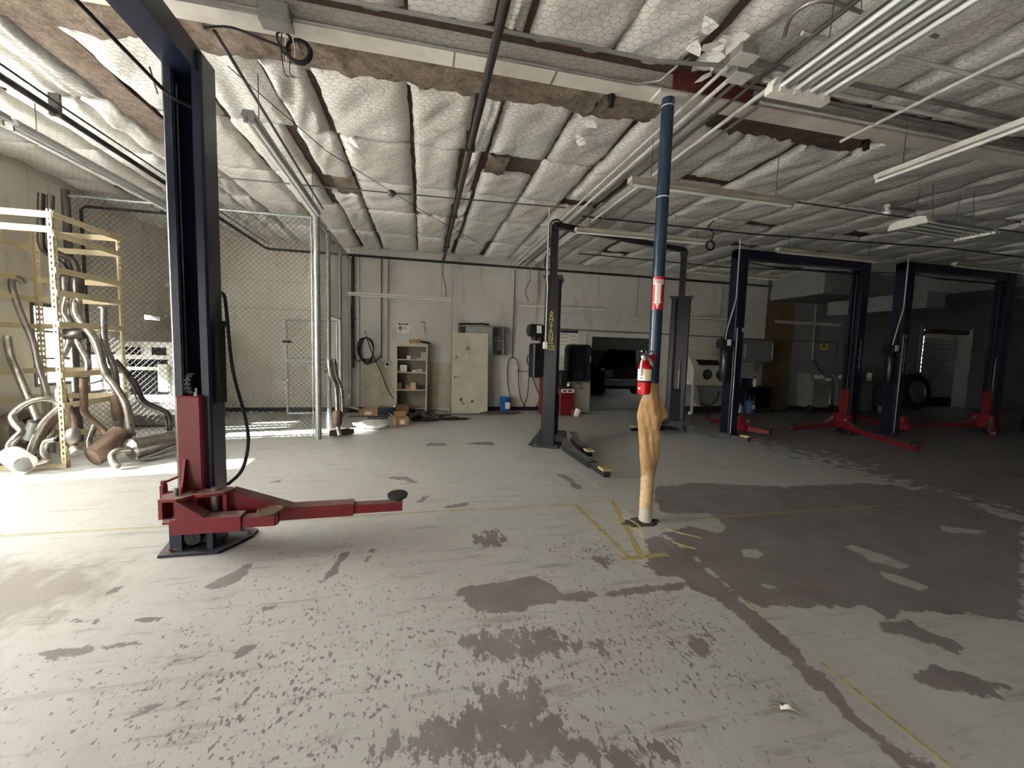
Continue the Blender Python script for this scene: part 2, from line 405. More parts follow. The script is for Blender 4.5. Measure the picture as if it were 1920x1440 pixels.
def slab(x0, x1, y0, y1):
    def ax(a, b, f0, f1, fine, coarse):
        v = [a]
        while v[-1] < b - 1e-6: v.append(min(b, v[-1] + (fine if f0 <= v[-1] < f1 else coarse)))
        return np.array(v)
    xs_ = ax(x0, x1, -3.3, 5.8, .035, .25); ys_ = ax(y0, y1, .9, 6.8, .035, .25)
    X, Y = np.meshgrid(xs_, ys_, indexing='ij'); nx, ny = X.shape; n = nx * ny
    top = np.stack([X, Y, np.zeros_like(X)], -1).reshape(-1, 3)
    idx = np.arange(n).reshape(nx, ny)
    F = np.stack([idx[:-1, :-1], idx[1:, :-1], idx[1:, 1:], idx[:-1, 1:]], -1).reshape(-1, 4).tolist()
    vs = top.tolist() + [(x0, y0, -.06), (x1, y0, -.06), (x1, y1, -.06), (x0, y1, -.06)]
    F += [(n + 3, n + 2, n + 1, n), tuple(idx[::-1, 0]) + (n, n + 1), tuple(idx[:, -1]) + (n + 2, n + 3), tuple(idx[0, :]) + (n + 3, n), tuple(idx[-1, ::-1]) + (n + 1, n + 2)]
    me = bpy.data.meshes.new('floor_slab'); me.from_pydata(vs, [], F); me.materials.append(m_floor); me.update()
    x = np.array([v[0] for v in vs]); y = np.array([v[1] for v in vs])
    g = lambda pre: np.max([np.clip(sdist(x, y, p) / .11, -1, 1) for k, p in WEAR.items() if k[0] in pre], 0)
    far = np.clip(np.minimum((x - 6.2) / 1.5, 1), -1, 1)
    vals = {'bare': np.maximum(g('PLR'), np.where(y > 4.6, far * .45, far)), 'cluster': g('C'), 'paint_left': g('K'), 'speckle': ell(x, y, [(.5, 1.9, 1.0, 1.0), (1.3, 2.0, .8, .9), (-.6, 2.0, 1.3, 1.2), (1.4, 3.0, .7, .5)]),
            'dirt': ell(x, y, [(-2.7, 3.0, .9, .55), (-3.4, 2.4, 1.3, .9)])}
    for k, v in vals.items():
        at = me.attributes.new(k, 'FLOAT', 'POINT'); at.data.foreach_set('value', v.astype(np.float32))
    o = bpy.data.objects.new('floor_slab', me); col.objects.link(o); o.parent = flo
for (x0, x1) in ((XL, 2.067), (2.073, 9.6), (9.606, XR)):
    for (y0, y1) in ((YF, 3.957), (3.963, YB)): slab(x0, x1, y0, y1)
m_apron = mat('outdoor_concrete', srgb(176, 172, 162), .9, 0, srgb(140, 136, 128), .5, .6)
gr = MB().box(-60, 60, -60, 60, -.4, -.31).box(-60, XL - .2, -60, 60, -.31, -.03).box(-60, 60, YB + .28, 60, -.31, -.001).box(-60, 60, -60, YF - .2, -.31, -.03)
struct(gr.build('ground', m_apron), 'sunlit concrete yard outside the workshop')

# ------------------------------------------------------------------ walls
def wall_material(name, c1, c2, stain, amt=.62):
    s = NT(name); P = s.coords('World')
    mp = s.n('ShaderNodeMapping'); mp.inputs['Scale'].default_value = (1, 1, .35); s.l(P, mp.inputs['Vector'])
    a = s.noise(P, .9, 5, .6); b = s.noise(mp.outputs[0], 3.2, 6, .68); d = s.noise(P, 22, 4, .6)
    c = s.mix(s.ramp(a, .35, .7), c1, c2)
    c = s.mix(s.math('MULTIPLY', s.ramp(b, .56, .78), amt, True), c, stain)
    s.l(c, s.b.inputs['Base Color']); s.b.inputs['Roughness'].default_value = .75
    s.bump(s.math('ADD', d, b), .12, .006)
    return s.m
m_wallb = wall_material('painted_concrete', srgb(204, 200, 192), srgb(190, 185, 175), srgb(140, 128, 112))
m_wallr = wall_material('grey_wall_darkened', srgb(150, 150, 148), srgb(132, 132, 130), srgb(104, 100, 94))  # grey paint, set darker so the dimming toward the right sits in the colour
m_walll = wall_material('left_wall_lightened', srgb(226, 221, 208), srgb(212, 205, 190), srgb(150, 134, 110))  # paint lightened to stand in for light missing inside the cage
m_groove = mat('wall_groove', srgb(122, 114, 100), .9)
def wall(name, axis, pos, u0, u1, z0, z1, holes, th, m, label):
    """axis 'y': wall plane y=pos spanning x in u; axis 'x': plane x=pos spanning y; thickness th away from the room."""
    us = sorted({u0, u1, *[h[0] for h in holes], *[h[1] for h in holes]}); zs = sorted({z0, z1, *[h[2] for h in holes], *[h[3] for h in holes]})
    b = MB()
    for i in range(len(us) - 1):
        for k in range(len(zs) - 1):
            um = (us[i] + us[i + 1]) / 2; zm = (zs[k] + zs[k + 1]) / 2
            if any(h[0] < um < h[1] and h[2] < zm < h[3] for h in holes): continue
            a0, a1 = sorted((pos, pos + th))
            if axis == 'y': b.box(us[i], us[i + 1], a0, a1, zs[k], zs[k + 1])
            else: b.box(a0, a1, us[i], us[i + 1], zs[k], zs[k + 1])
    o = b.build(name, m); struct(o, label); return o
ZT = 4.3
wall_back = wall('wall_back', 'y', YB + .02, XL - .2, XR + .2, -.05, ZT, [(4.68, 6.78, -.06, 2.09), (16.9, 19.35, -.06, 2.88)], .18, m_groove, 'back wall of painted concrete panels')
# panels proud of recessed joints
def panels(parent, m, xs, zs, holes, pos, axis='y', d=.02, gap=.008, name='wall_panel'):
    for i in range(len(xs) - 1):
        for k in range(len(zs) - 1):
            cells = [(xs[i] + gap / 2, xs[i + 1] - gap / 2, zs[k] + gap / 2, zs[k + 1] - gap / 2)]
            for h in holes:
                nc = []
                for c in cells:
                    if c[1] <= h[0] or c[0] >= h[1] or c[3] <= h[2] or c[2] >= h[3]: nc.append(c); continue
                    if c[0] < h[0]: nc.append((c[0], h[0], c[2], c[3]))
                    if c[1] > h[1]: nc.append((h[1], c[1], c[2], c[3]))
                    a0 = max(c[0], h[0]); a1 = min(c[1], h[1])
                    if c[3] > h[3]: nc.append((a0, a1, h[3], c[3]))
                    if c[2] < h[2]: nc.append((a0, a1, c[2], h[2]))
                cells = nc
            b = MB()
            for c in cells:
                if axis == 'y': b.box(c[0], c[1], pos, pos + d, c[2], c[3])
                else: b.box(pos - d, pos, c[0], c[1], c[2], c[3])
            if b.v: b.build(name, m, parent)
H = [(4.68, 6.78, -.06, 2.09), (16.9, 19.35, -.06, 2.88)]
panels(wall_back, m_walll, [XL, -4.75, -4.2, -3.65, -3.1, -2.55, -1.74], [3.12, ZT], [], YB)
panels(wall_back, m_walll, [XL, -1.74], [0, 3.12], [], YB)
panels(wall_back, m_wallb, [-1.74, .75, 3.7], [0, 1.27, ZT], [], YB)
panels(wall_back, m_wallb, [3.7, 7.6, 10.46], [0, 1.35, 2.72, ZT], H, YB)
panels(wall_back, m_tanwall, [10.46, 11.52], [0, 1.35, ZT], [], YB)
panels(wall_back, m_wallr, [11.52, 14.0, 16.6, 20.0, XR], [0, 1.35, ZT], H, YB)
for x0, x1 in ((-1.46, -.66), (-.655, .1), (.105, .745)):
    MB().box(x0, x1, YB - .014, YB - .001, .08, 1.255).build('plywood_panel', m_ply, wall_back)
hl = [(a, b, c, d) for a, b, c, d in LDOORS + [LIGHT_BAND]]
wall_left = wall('wall_left', 'x', XL - .02, YF - .2, YB + .2, -.05, ZT, [(a, b, c - .06 if c == 0 else c, d) for a, b, c, d in hl], -.18, m_groove, 'left wall of pale painted blocks')
panels(wall_left, m_walll, [YF, -.8, 1.5, 3.1, 6.4, 8.4, YB], [0, 3.12], [(a, b, c - .06 if c == 0 else c, d) for a, b, c, d in hl], XL, 'x')
panels(wall_left, m_walll, [YF, -2, -.8, .4, 1.5, 2.4, 3.1, 3.8, 4.6, 5.5, 6.4, 7.3, 8.4, 8.95, 9.5, 10.05, YB], [3.12, ZT], [(a, b, c, d) for a, b, c, d in hl], XL, 'x')
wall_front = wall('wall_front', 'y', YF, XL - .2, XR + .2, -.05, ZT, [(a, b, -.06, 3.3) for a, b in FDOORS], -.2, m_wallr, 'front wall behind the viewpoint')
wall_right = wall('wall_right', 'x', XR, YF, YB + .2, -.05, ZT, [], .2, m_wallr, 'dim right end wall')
# dark vinyl base along the back wall
for i, (x0, x1) in enumerate(((XL, -1.46), (.75, 4.6), (6.85, 10.46), (11.52, 16.85))):
    o = MB().box(x0, x1, YB - .02, YB - .002, 0, .1).build('baseboard_back' if i == 0 else 'baseboard_back', m_blackm); struct(o)

# windows in the left wall: frame, mullions, panes
m_pane = None
def pane_mat():
    s = NT('window_glass'); tr = s.n('ShaderNodeBsdfTransparent'); tr.inputs[0].default_value = (.93, .95, .93, 1); gl = s.n('ShaderNodeBsdfGlossy'); gl.inputs['Roughness'].default_value = .05; mx = s.n('ShaderNodeMixShader'); mx.inputs[0].default_value = .06; s.l(tr.outputs[0], mx.inputs[1]); s.l(gl.outputs[0], mx.inputs[2]); s.l(mx.outputs[0], s.t.nodes['Material Output'].inputs['Surface']); return s.m
    s.b.inputs['Base Color'].default_value = (.96, .97, .95, 1); s.b.inputs['IOR'].default_value = 1.05
    n = s.noise(s.coords('World'), 30, 2); s.bump(n, .02, .001); return s.m
m_pane = pane_mat()
def window(i, y0, y1, z0, z1, cols, rows, w=.045):
    f = MB()
    f.box(XL - .12, XL + .01, y0, y0 + w, z0, z1).box(XL - .12, XL + .01, y1 - w, y1, z0, z1).box(XL - .12, XL + .01, y0 + w, y1 - w, z0, z0 + w).box(XL - .12, XL + .01, y0 + w, y1 - w, z1 - w, z1)
    fo = f.build('window_%d' % i, m_conddark); struct(fo, 'steel framed window in the left wall')
    for c in range(1, cols):
        yy = y0 + (y1 - y0) * c / cols; MB().box(XL - .08, XL - .04, yy - .015, yy + .015, z0 + w, z1 - w).build('mullion', m_conddark, fo)
    for r in range(1, rows):
        zz = z0 + (z1 - z0) * r / rows; MB().box(XL - .078, XL - .042, y0 + w, y1 - w, zz - .015, zz + .015).build('mullion', m_conddark, fo)
    for c in range(cols):
        for r in range(rows):
            ya = y0 + (y1 - y0) * c / cols + .02; yb = y0 + (y1 - y0) * (c + 1) / cols - .02
            za = z0 + (z1 - z0) * r / rows + .02; zb = z0 + (z1 - z0) * (r + 1) / rows - .02
            MB().box(XL - .063, XL - .059, ya, yb, za, zb).build('pane', m_pane, fo)
window(1, 7.2, 7.9, .9, 2.12, 1, 3)
window(3, 8.15, 8.95, .7, 1.4, 2, 1)
window(4, 9.62, 10.15, 2.04, 2.16, 1, 1, .012)
window(2, 5.25, 5.85, .3, 1.5, 1, 2)
# added out-of-view band of translucent fibreglass, sunlit from outside to brighten the room
def frp():
    s = NT('translucent_fibreglass'); c = s.mix(s.ramp(s.noise(s.coords('World'), 2, 4), .3, .7), (.93, .93, .91, 1), (.86, .86, .83, 1))
    tl = s.n('ShaderNodeBsdfTranslucent'); s.l(c, tl.inputs[0]); df = s.n('ShaderNodeBsdfDiffuse'); s.l(c, df.inputs[0])
    mx = s.n('ShaderNodeMixShader'); mx.inputs[0].default_value = .2; s.l(tl.outputs[0], mx.inputs[1]); s.l(df.outputs[0], mx.inputs[2]); s.l(mx.outputs[0], s.t.nodes['Material Output'].inputs['Surface']); return s.m
m_frp = frp()
dd = MB().box(XL - .1, XL + .03, LIGHT_BAND[0] - .06, LIGHT_BAND[0], LIGHT_BAND[2], LIGHT_BAND[3]).box(XL - .1, XL + .03, LIGHT_BAND[1], LIGHT_BAND[1] + .06, LIGHT_BAND[2], LIGHT_BAND[3]).build('window_5', m_galv); struct(dd, 'wide unseen band of translucent fibreglass added to the left wall for soft light')
for k in range(5):
    z0 = LIGHT_BAND[2] + k * (LIGHT_BAND[3] - LIGHT_BAND[2]) / 5; z1 = z0 + (LIGHT_BAND[3] - LIGHT_BAND[2]) / 5
    MB().box(XL - .06, XL - .055, LIGHT_BAND[0], LIGHT_BAND[1], z0 + .02, z1 - .02).build('panel', m_frp, dd)
    MB().box(XL - .08, XL - .035, LIGHT_BAND[0], LIGHT_BAND[1], z1 - .02, z1 + .02).build('rail', m_galv, dd)
# bay door tracks / frames
for i, (a, b) in enumerate(FDOORS):
    t = MB().box(a - .08, a, YF - .02, YF + .06, 0, 3.3).box(b, b + .08, YF - .02, YF + .06, 0, 3.3).box(a - .08, b + .08, YF - .02, YF + .06, 3.3, 3.38)
    struct(t.build('trim_%d' % (i + 1), m_galv), 'steel frame around an open bay door')

# roll-up door in the dim right part of the back wall, set back, with a gap of daylight at its left
dr = MB().box(16.85, 16.95, YB - .04, YB + .5, 0, 2.95).box(19.3, 19.62, YB - .03, YB + .5, 0, 2.95).box(16.95, 19.3, YB + .02, YB + .5, 2.8, 2.98).build('door_1', m_wallr)
struct(dr, 'dim roll-up door with a thin strip of daylight at its edge')
m_slat = mat('door_slat', srgb(176, 180, 182), .5, .2, srgb(140, 142, 142), .4, 2)
for k in range(16):
    z0 = .34 + k * .15
    MB().prism([(YB + .43, z0), (YB + .43, z0 + .16), (YB + .40, z0 + .149), (YB + .38, z0 + .075), (YB + .40, z0 + .02)], 'x', 17.66, 19.31).build('slat', m_slat, dr)
MB().box(16.95, 17.6, YB + .38, YB + .44, 0, 2.78).build('side_panel', m_slat, dr)
MB().box(17.6, 17.66, YB + .38, YB + .44, 0, 1.25).box(17.6, 17.66, YB + .38, YB + .44, 2.6, 2.78).build('post', m_dark, dr)
for z in (1.55, 1.9, 2.25): MB().box(17.6, 17.66, YB + .40, YB + .43, z - .02, z + .02).build('roller_bracket', m_dark, dr)
MB().box(17.6, 19.31, YB + .385, YB + .45, -.01, .36).build('bottom_bar', m_dark, dr)
MB().cyl((17.3, YB + .1, 2.72), (19.2, YB + .1, 2.72), .09).build('roller_drum', m_rust, dr, True)

# bulkheads and duct at the right rear
def bulk(name, x0, x1, y0, y1, z0, z1, m, label):
    o = MB().bbox(x0, x1, y0, y1, z0, z1, .012).build(name, m); struct(o, label); return o
bulk('trim_3', 10.55, 13.66, 9.02, YB - .002, 3.40, ZC + .1, m_wallr, 'boxed bulkhead under the ceiling at the rear right')
bulk('trim_4', 13.68, 15.6, 1.0, 9.2, 3.45, ZC + .1, m_wallr, 'long boxed bulkhead running towards the front at the right')
bulk('trim_5', 12.0, 12.62, 7.6, 10.1, 2.94, 3.36, m_wallr, 'grey boxed duct hanging under the bulkhead')

# truck bay beyond the back wall
YB2 = YB + .2
bay = MB().box(2.5, 14, YB2, 18.4, -.02, .004).build('floor_bay', m_floor); struct(bay, 'concrete floor of the dark bay beyond the opening')
struct(MB().box(2.4, 2.5, YB2, 18.4, 0, 3.6).build('wall_bay_left', m_wallr)); struct(MB().box(2.4, 14.1, 18.4, 18.5, 0, 3.6).build('wall_bay_back', m_wallr))
wr = wall('wall_bay_right', 'x', 14, YB2, 18.4, 0, 3.6, [(14.4, 15.0, 1.5, 2.3)], .1, m_wallr, 'side wall of the truck bay with an unseen opening added to light it')  # opening out of view, added to brighten the dark bay
struct(MB().box(2.4, 14.1, YB2, 18.5, 3.3, 3.6).build('ceiling_bay', m_grey))
for k in range(5):
    x0 = 4.6 + k * 1.5
    MB().box(x0, x0 + 1.48, 18.36, 18.39, .05, 2.9).build('wall_panel', m_grey, bpy.data.objects['wall_bay_back'])

# ------------------------------------------------------------------ ceiling: deck, insulation batts, netting
ceil = MB().box(XL - .2, XR + .2, YF - .2, YB + .2, ZC + .10, ZC + .3).build('ceiling', m_kraft); struct(ceil, 'ceiling lined with sagging white insulation batts under wire netting')
def batt_material():
    s = NT('insulation_facing'); P = s.coords('World')
    w1 = s.noise(P, 5, 4, .6, 1.2); w2 = s.noise(P, 16, 4, .65, 1.5); w3 = s.noise(P, 1.1, 3, .6)
    c = s.mix(s.ramp(w3, .35, .7), srgb(230, 228, 221), srgb(212, 207, 197))
    c = s.mix(s.math('MULTIPLY', s.ramp(w2, .58, .8), .35, True), c, srgb(150, 132, 110))
    c = s.mix(s.math('MULTIPLY', s.ramp(s.noise(P, 2.6, 6, .7), .62, .72), .45, True), c, srgb(138, 112, 86))
    s.l(c, s.b.inputs['Base Color']); s.b.inputs['Roughness'].default_value = .55
    rg = s.n('ShaderNodeTexVoronoi'); rg.feature = 'DISTANCE_TO_EDGE'; rg.inputs['Scale'].default_value = 9
    s.l(P, rg.inputs['Vector'])
    s.bump(s.math('ADD', s.math('ADD', w1, s.math('MULTIPLY', w2, .7)), s.math('MULTIPLY', rg.outputs['Distance'], .8)), .45, .03)
    return s.m
m_batt = batt_material()
rng = random.Random(7)
def batt_mesh(seed, torn):
    r = random.Random(seed); nx, ny = 9, 13; vs = []; fs = []
    ph = [(r.uniform(2, 9), r.uniform(2, 9), r.uniform(0, 6)) for _ in range(4)]
    for j in range(ny + 1):
        for i in range(nx + 1):
            u = i / nx * 2 - 1; v = j / ny * 2 - 1
            e = (1 - abs(u) ** 9) * (1 - abs(v) ** 12)
            z = .05 - .05 * e + sum(.006 * math.sin(a * u + b * v + c) for a, b, c in ph) + r.uniform(-.006, .006)
            x = u / 2; y = v / 2
            if i in (0, nx): x += r.uniform(-.012, .012)
            if j in (0, ny): y += r.uniform(-.008, .008) + (r.uniform(-.05, .01) * (1 if j else -1) if torn else 0)
            vs.append((x, y, z))
    for j in range(ny):
        for i in range(nx):
            a = j * (nx + 1) + i; fs.append((a, a + nx + 1, a + nx + 2, a + 1))
    n0 = len(vs); rim = [i for i in range(nx + 1)] + [j * (nx + 1) + nx for j in range(1, ny + 1)] + [ny * (nx + 1) + i for i in range(nx - 1, -1, -1)] + [j * (nx + 1) for j in range(ny - 1, 0, -1)]
    for i in rim: vs.append((vs[i][0] * .985, vs[i][1] * .985, .095))
    for k in range(len(rim)):
        a = rim[k]; b = rim[(k + 1) % len(rim)]; fs.append((a, b, n0 + (k + 1) % len(rim), n0 + k))
    me = bpy.data.meshes.new('insulation_batt'); me.from_pydata(vs, [], fs); me.materials.append(m_batt)
    me.polygons.foreach_set('use_smooth', [True] * len(me.polygons)); me.update(); return me
BV = [batt_mesh(i, i >= 9) for i in range(14)]
def batt(x0, x1, y0, y1, torn=False):
    g = rng.uniform(.02, .05)
    if rng.random() < .16: x1 -= rng.uniform(.04, .11)
    me = BV[rng.randrange(9, 14)] if torn else BV[rng.randrange(0, 9)]
    o = bpy.data.objects.new('insulation_batt', me); col.objects.link(o); o.parent = ceil
    o.location = ((x0 + x1) / 2 + rng.uniform(-.01, .01), (y0 + y1) / 2 + rng.uniform(-.012, .012), ZC + rng.uniform(-.012, .015))
    o.scale = (x1 - x0 - g, y1 - y0 - g * rng.uniform(.6, 1.3), 1 if x1 - x0 > .4 else 1.3)
    o.rotation_euler = (rng.uniform(-.012, .012), rng.uniform(-.014, .014), rng.uniform(-.012, .012) if x1 - x0 < 1.2 else 0)
    return o
xs = [XL, -4.78, -4.1, -3.45, -3.12, -2.8, -2.08, -1.42, -.98, -.14, .5, .76, 1.5, 2.2, 2.86, 3.5, 4.22, 4.95, 5.73]
while xs[-1] < 22.2: xs.append(xs[-1] + .72 + .09 * ((len(xs) * 7) % 3 - 1))
rows_far = [5.22, 6.5, 7.75, 9.2, 10.72]
for i in range(len(xs) - 1):
    x0, x1 = xs[i], xs[i + 1]; xm = (x0 + x1) / 2
    if xm < 12: batt(x0, x1, 2.1 + rng.uniform(-.1, .1), 3.3, xm < 3)
    if xm < 8: batt(x0, x1, .85, 2.05)
    if abs(xm + 2.96) < .05:                       # strip where the facing has fallen away
        batt(x0, x1, 6.05, 6.5, True); batt(x0, x1, 6.5, 7.75); batt(x0, x1, 7.75, 9.2); batt(x0, x1, 9.2, 10.72); continue
    y0 = 4.0 if xm < 2.4 else (3.98 if 3.0 < xm < 4.9 else 3.58)
    ys = [y0] + rows_far
    for k in range(5):
        off = .0 if xm < 2.2 else rng.uniform(-.16, .16)
        if 1 <= k <= 2 and .76 < xm < 1.3 and k == 1: 
            batt(x0, x1, ys[k] + .45, ys[k + 1], True); continue
        if k == 2 and -1.42 < xm < -.98: 
            batt(x0, x1, ys[k] + .5, ys[k + 1], True); continue
        batt(x0, x1, ys[k] + (off if k else 0), ys[k + 1] + (off if k < 4 else 0), (k == 0 and xm < 5) or rng.random() < .12)
# exposed brown fibreglass beside the beam
def lumps(name, x0, x1, y0, y1, z, seed, m, amp=.05):
    r = random.Random(seed); nx = max(4, int((x1 - x0) / .07)); ny = 7; vs = []; fs = []
    for j in range(ny + 1):
        for i in range(nx + 1):
            e = 1 - abs(j / ny * 2 - 1) ** 3
            vs.append((x0 + (x1 - x0) * i / nx, y0 + (y1 - y0) * j / ny + r.uniform(-.02, .02) + (.05 * math.sin(i * .55 + seed) if j == ny else 0), z - amp * e + r.uniform(-.022, .022)))
    for j in range(ny):
        for i in range(nx):
            a = j * (nx + 1) + i; fs.append((a, a + nx + 1, a + nx + 2, a + 1))
    me = bpy.data.meshes.new(name); me.from_pydata(vs, [], fs); me.materials.append(m); me.polygons.foreach_set('use_smooth', [True] * len(fs)); me.update()
    o = bpy.data.objects.new(name, me); col.objects.link(o); o.parent = ceil; o['label'] = 'bare brown fibreglass where the facing is torn off'; return o
for k, (a, b) in enumerate(((XL, -4.2), (-4.2, -3.2), (-3.2, -2.1), (-2.1, -.98), (-.98, .5), (.5, 1.6), (1.6, 2.25))):
    lumps('exposed_fibreglass', a, b, 3.52, 4.06, ZC + .03, k + 1, m_fibre)
lumps('exposed_fibreglass', -3.12, -2.8, 4.0, 6.0, ZC + .05, 21, m_fibre, .02)
lumps('exposed_fibreglass', .78, 1.05, 5.2, 5.8, ZC + .04, 23, m_fibre, .03)
lumps('exposed_fibreglass', -1.3, -.98, 6.4, 7.1, ZC + .04, 24, m_fibre, .03)
lumps('exposed_fibreglass', 3.0, 4.9, 3.55, 4.02, ZC + .06, 25, m_kraft, .02)
# ragged hanging flaps of facing
def flap(x, y, z, n, seed, w=.16):
    r = random.Random(seed); b = MB()
    for k in range(n):
        c = Vector((x + r.uniform(-.2, .2), y + r.uniform(-.22, .22), z + r.uniform(-.05, .08)))
        q = [c + Vector((math.cos(a) * w * r.uniform(.3, 1), math.sin(a) * w * r.uniform(.3, 1), 0)) for a in (0, 1.1, 2.2, 3.3, 4.4, 5.4)]
        tl = r.uniform(-.9, .9); q = [Vector((p.x, p.y, p.z + tl * (p.x - c.x) + .6 * tl * (p.y - c.y) + r.uniform(-.012, .012))) for p in q]
        t = Vector((0, 0, .002))
        b.loft([[p for p in q], [p + t for p in q]])
    o = b.build('torn_facing', m_batt, ceil); o['label'] = 'torn scraps of white insulation facing hanging down'; return o
flap(2.1, 2.9, 3.93, 12, 3, .085); flap(.05, 4.12, 3.95, 4, 4, .08); flap(1.75, 4.12, 3.95, 4, 8, .09); flap(-.85, 5.3, 3.96, 4, 9, .07)

def hexnet(x0, x1, y0, y1, z, w=.078, r=.0009):
    h = w * .95; E0 = []; E1 = []
    nx = int((x1 - x0) / w); ny = int((y1 - y0) / (h * .75))
    i, j = np.meshgrid(np.arange(nx), np.arange(ny), indexing='ij')
    cx = x0 + (i + .5 * (j % 2)) * w; cy = y0 + j * h * .75
    def pt(dx, dy): return np.stack([cx + dx * w, cy + dy * h], -1).reshape(-1, 2)
    a, b, c, d = pt(-.5, -.25), pt(0, -.5), pt(.5, -.25), pt(.5, .25)
    P0 = np.concatenate([a, b, c]); P1 = np.concatenate([b, c, d])
    rr = np.random.RandomState(3)
    zf = lambda p: z + .016 * np.sin(p[:, 0] * 8.7) * np.sin(p[:, 1] * 5.1) + .006 * np.sin(p[:, 0] * 31 + p[:, 1] * 17)
    A = np.column_stack([P0 + .005 * np.sin(P0 * 43), zf(P0)]); B = np.column_stack([P1 + .005 * np.sin(P1 * 43), zf(P1)])
    D = B - A; D /= np.linalg.norm(D, axis=1, keepdims=True)
    U = np.cross(D, [0, 0, 1.0]); U /= np.linalg.norm(U, axis=1, keepdims=True); V = np.cross(D, U)
    n = len(A); vs = np.empty((n, 6, 3))
    for k in range(3):
        o = (U * math.cos(2.0944 * k) + V * math.sin(2.0944 * k)) * r
        vs[:, k] = A + o; vs[:, 3 + k] = B + o
    base = (np.arange(n) * 6)[:, None]
    fs = np.concatenate([base + np.array([k, (k + 1) % 3, 3 + (k + 1) % 3, 3 + k]) for k in range(3)], 1).reshape(-1)
    me = bpy.data.meshes.new('wire_netting'); nv = n * 6; nf = n * 3
    me.vertices.add(nv); me.vertices.foreach_set('co', vs.reshape(-1).astype(np.float32))
    me.loops.add(nf * 4); me.loops.foreach_set('vertex_index', fs.astype(np.int32))
    me.polygons.add(nf); me.polygons.foreach_set('loop_start', (np.arange(nf) * 4).astype(np.int32)); me.polygons.foreach_set('loop_total', np.full(nf, 4, np.int32))
    me.update(calc_edges=True); me.materials.append(m_conddark)
    o = bpy.data.objects.new('wire_netting', me); col.objects.link(o); o.parent = ceil; o['kind'] = 'stuff'; o['label'] = 'hexagonal wire netting under the insulation'
hexnet(XL + .02, 7.5, 1.3, 9.0, ZC - .058)

# roof beam
def ibeam(name, x0, x1, yc, w, z0, z1, m, label):
    t = .014; b = MB()
    b.box(x0, x1, yc - w / 2, yc + w / 2, z0, z0 + t).box(x0, x1, yc - .006, yc + .006, z0 + t, z1 - t).box(x0, x1, yc - w / 2, yc + w / 2, z1 - t, z1)
    o = b.build(name, m); struct(o, label); return o
beam = ibeam('trim_6', XL, 22, 3.435, .19, 3.9, 4.12, m_beamw, 'white painted steel roof beam crossing the ceiling')
for x in (.22, 1.05, -2.6): MB().box(x - .004, x + .004, 3.34, 3.53, 3.893, 3.9).build('splice', m_groove, beam)
for x in (1.62, 4.5): 
    MB().box(x - .02, x + .02, 3.5, 3.545, 3.8, 3.93).box(x - .035, x + .035, 3.52, 3.55, 3.86, 3.93).build('hanger_clip', m_blackm, beam)
MB().box(2.1, 2.9, 3.31, 3.338, 3.915, 4.06).build('bare_web', m_redoxide, beam)
# ------------------------------------------------------------------ vehicle lifts
def dusty(name, base, dust, amt, rough=.4):
    s = NT(name); P = s.coords('World'); g = s.n('ShaderNodeNewGeometry')
    sp = s.n('ShaderNodeSeparateXYZ'); s.l(g.outputs['Normal'], sp.inputs[0])
    up = s.ramp(sp.outputs['Z'], .55, .9); n = s.noise(P, 9, 4, .6)
    f = s.math('MULTIPLY', s.math('MULTIPLY', up, amt), s.ramp(n, .2, .6), True)
    c = s.mix(s.math('MULTIPLY', s.ramp(s.noise(P, 6, 5, .65), .52, .75), .6, True), base, tuple(v * .5 for v in base[:3]) + (1,))
    s.l(s.mix(f, c, dust), s.b.inputs['Base Color']); s.l(s.math('ADD', s.math('MULTIPLY', f, .45), rough), s.b.inputs['Roughness'])
    MATS[name] = s.m; return s.m
m_redd = dusty('red_paint_dusty', srgb(118, 21, 28), srgb(126, 106, 102), 1.0)
m_bkd = dusty('black_paint_dusty', srgb(34, 34, 40), srgb(132, 126, 120), .75)
m_bld = dusty('navy_paint_dusty', srgb(24, 30, 52), srgb(110, 104, 100), .7)

def column_mb(w, d, h, lip=.062, t=.012):
    b = MB(); x = w / 2; y = d / 2
    prof = [(-x + lip, -y + .03), (-x + lip, -y), (-x + .015, -y), (-x, -y + .015), (-x, y - .015), (-x + .015, y), (x - .015, y), (x, y - .015), (x, -y + .015), (x - .015, -y), (x - lip, -y), (x - lip, -y + .03),
            (x - lip - t * .6, -y + .03), (x - lip - t * .6, -y + t), (x - t, -y + t), (x - t, y - t), (-x + t, y - t), (-x + t, -y + t), (-x + lip + t * .6, -y + t), (-x + lip + t * .6, -y + .03)]
    n = len(prof); vs = [(p[0], p[1], 0) for p in prof] + [(p[0], p[1], h) for p in prof]
    fs = [(i, (i + 1) % n, n + (i + 1) % n, n + i) for i in range(n)]
    # end caps as quads between outer and inner outline
    idx = [(0, 19, 18, 1), (1, 18, 17, 2), (2, 17, 3, 3), (3, 17, 16, 4), (4, 16, 15, 5), (5, 15, 6, 6), (5, 15, 14, 6), (6, 14, 7, 7), (7, 14, 13, 8), (8, 13, 9, 9), (9, 13, 12, 10), (10, 12, 11, 11)]
    for q in idx:
        q = list(dict.fromkeys(q))
        if len(q) >= 3: fs.append(tuple(n + i for i in q))
    return b.add(vs, fs)
def RZ(a): return Matrix.Rotation(a, 4, 'Z')
def TR(x, y, z=0): return Matrix.Translation((x, y, z))
def pad(b, p, r=.075, n=14, tilt=0):
    x, y, z = p
    b.cyl((x, y, z), (x, y, z + .03), .03, 10)
    return b.lathe([(r * .6, .03), (r, .036), (r, .05), (r * .8, .05), (r * .78, .042), (.02, .042)], (x, y, z), n)
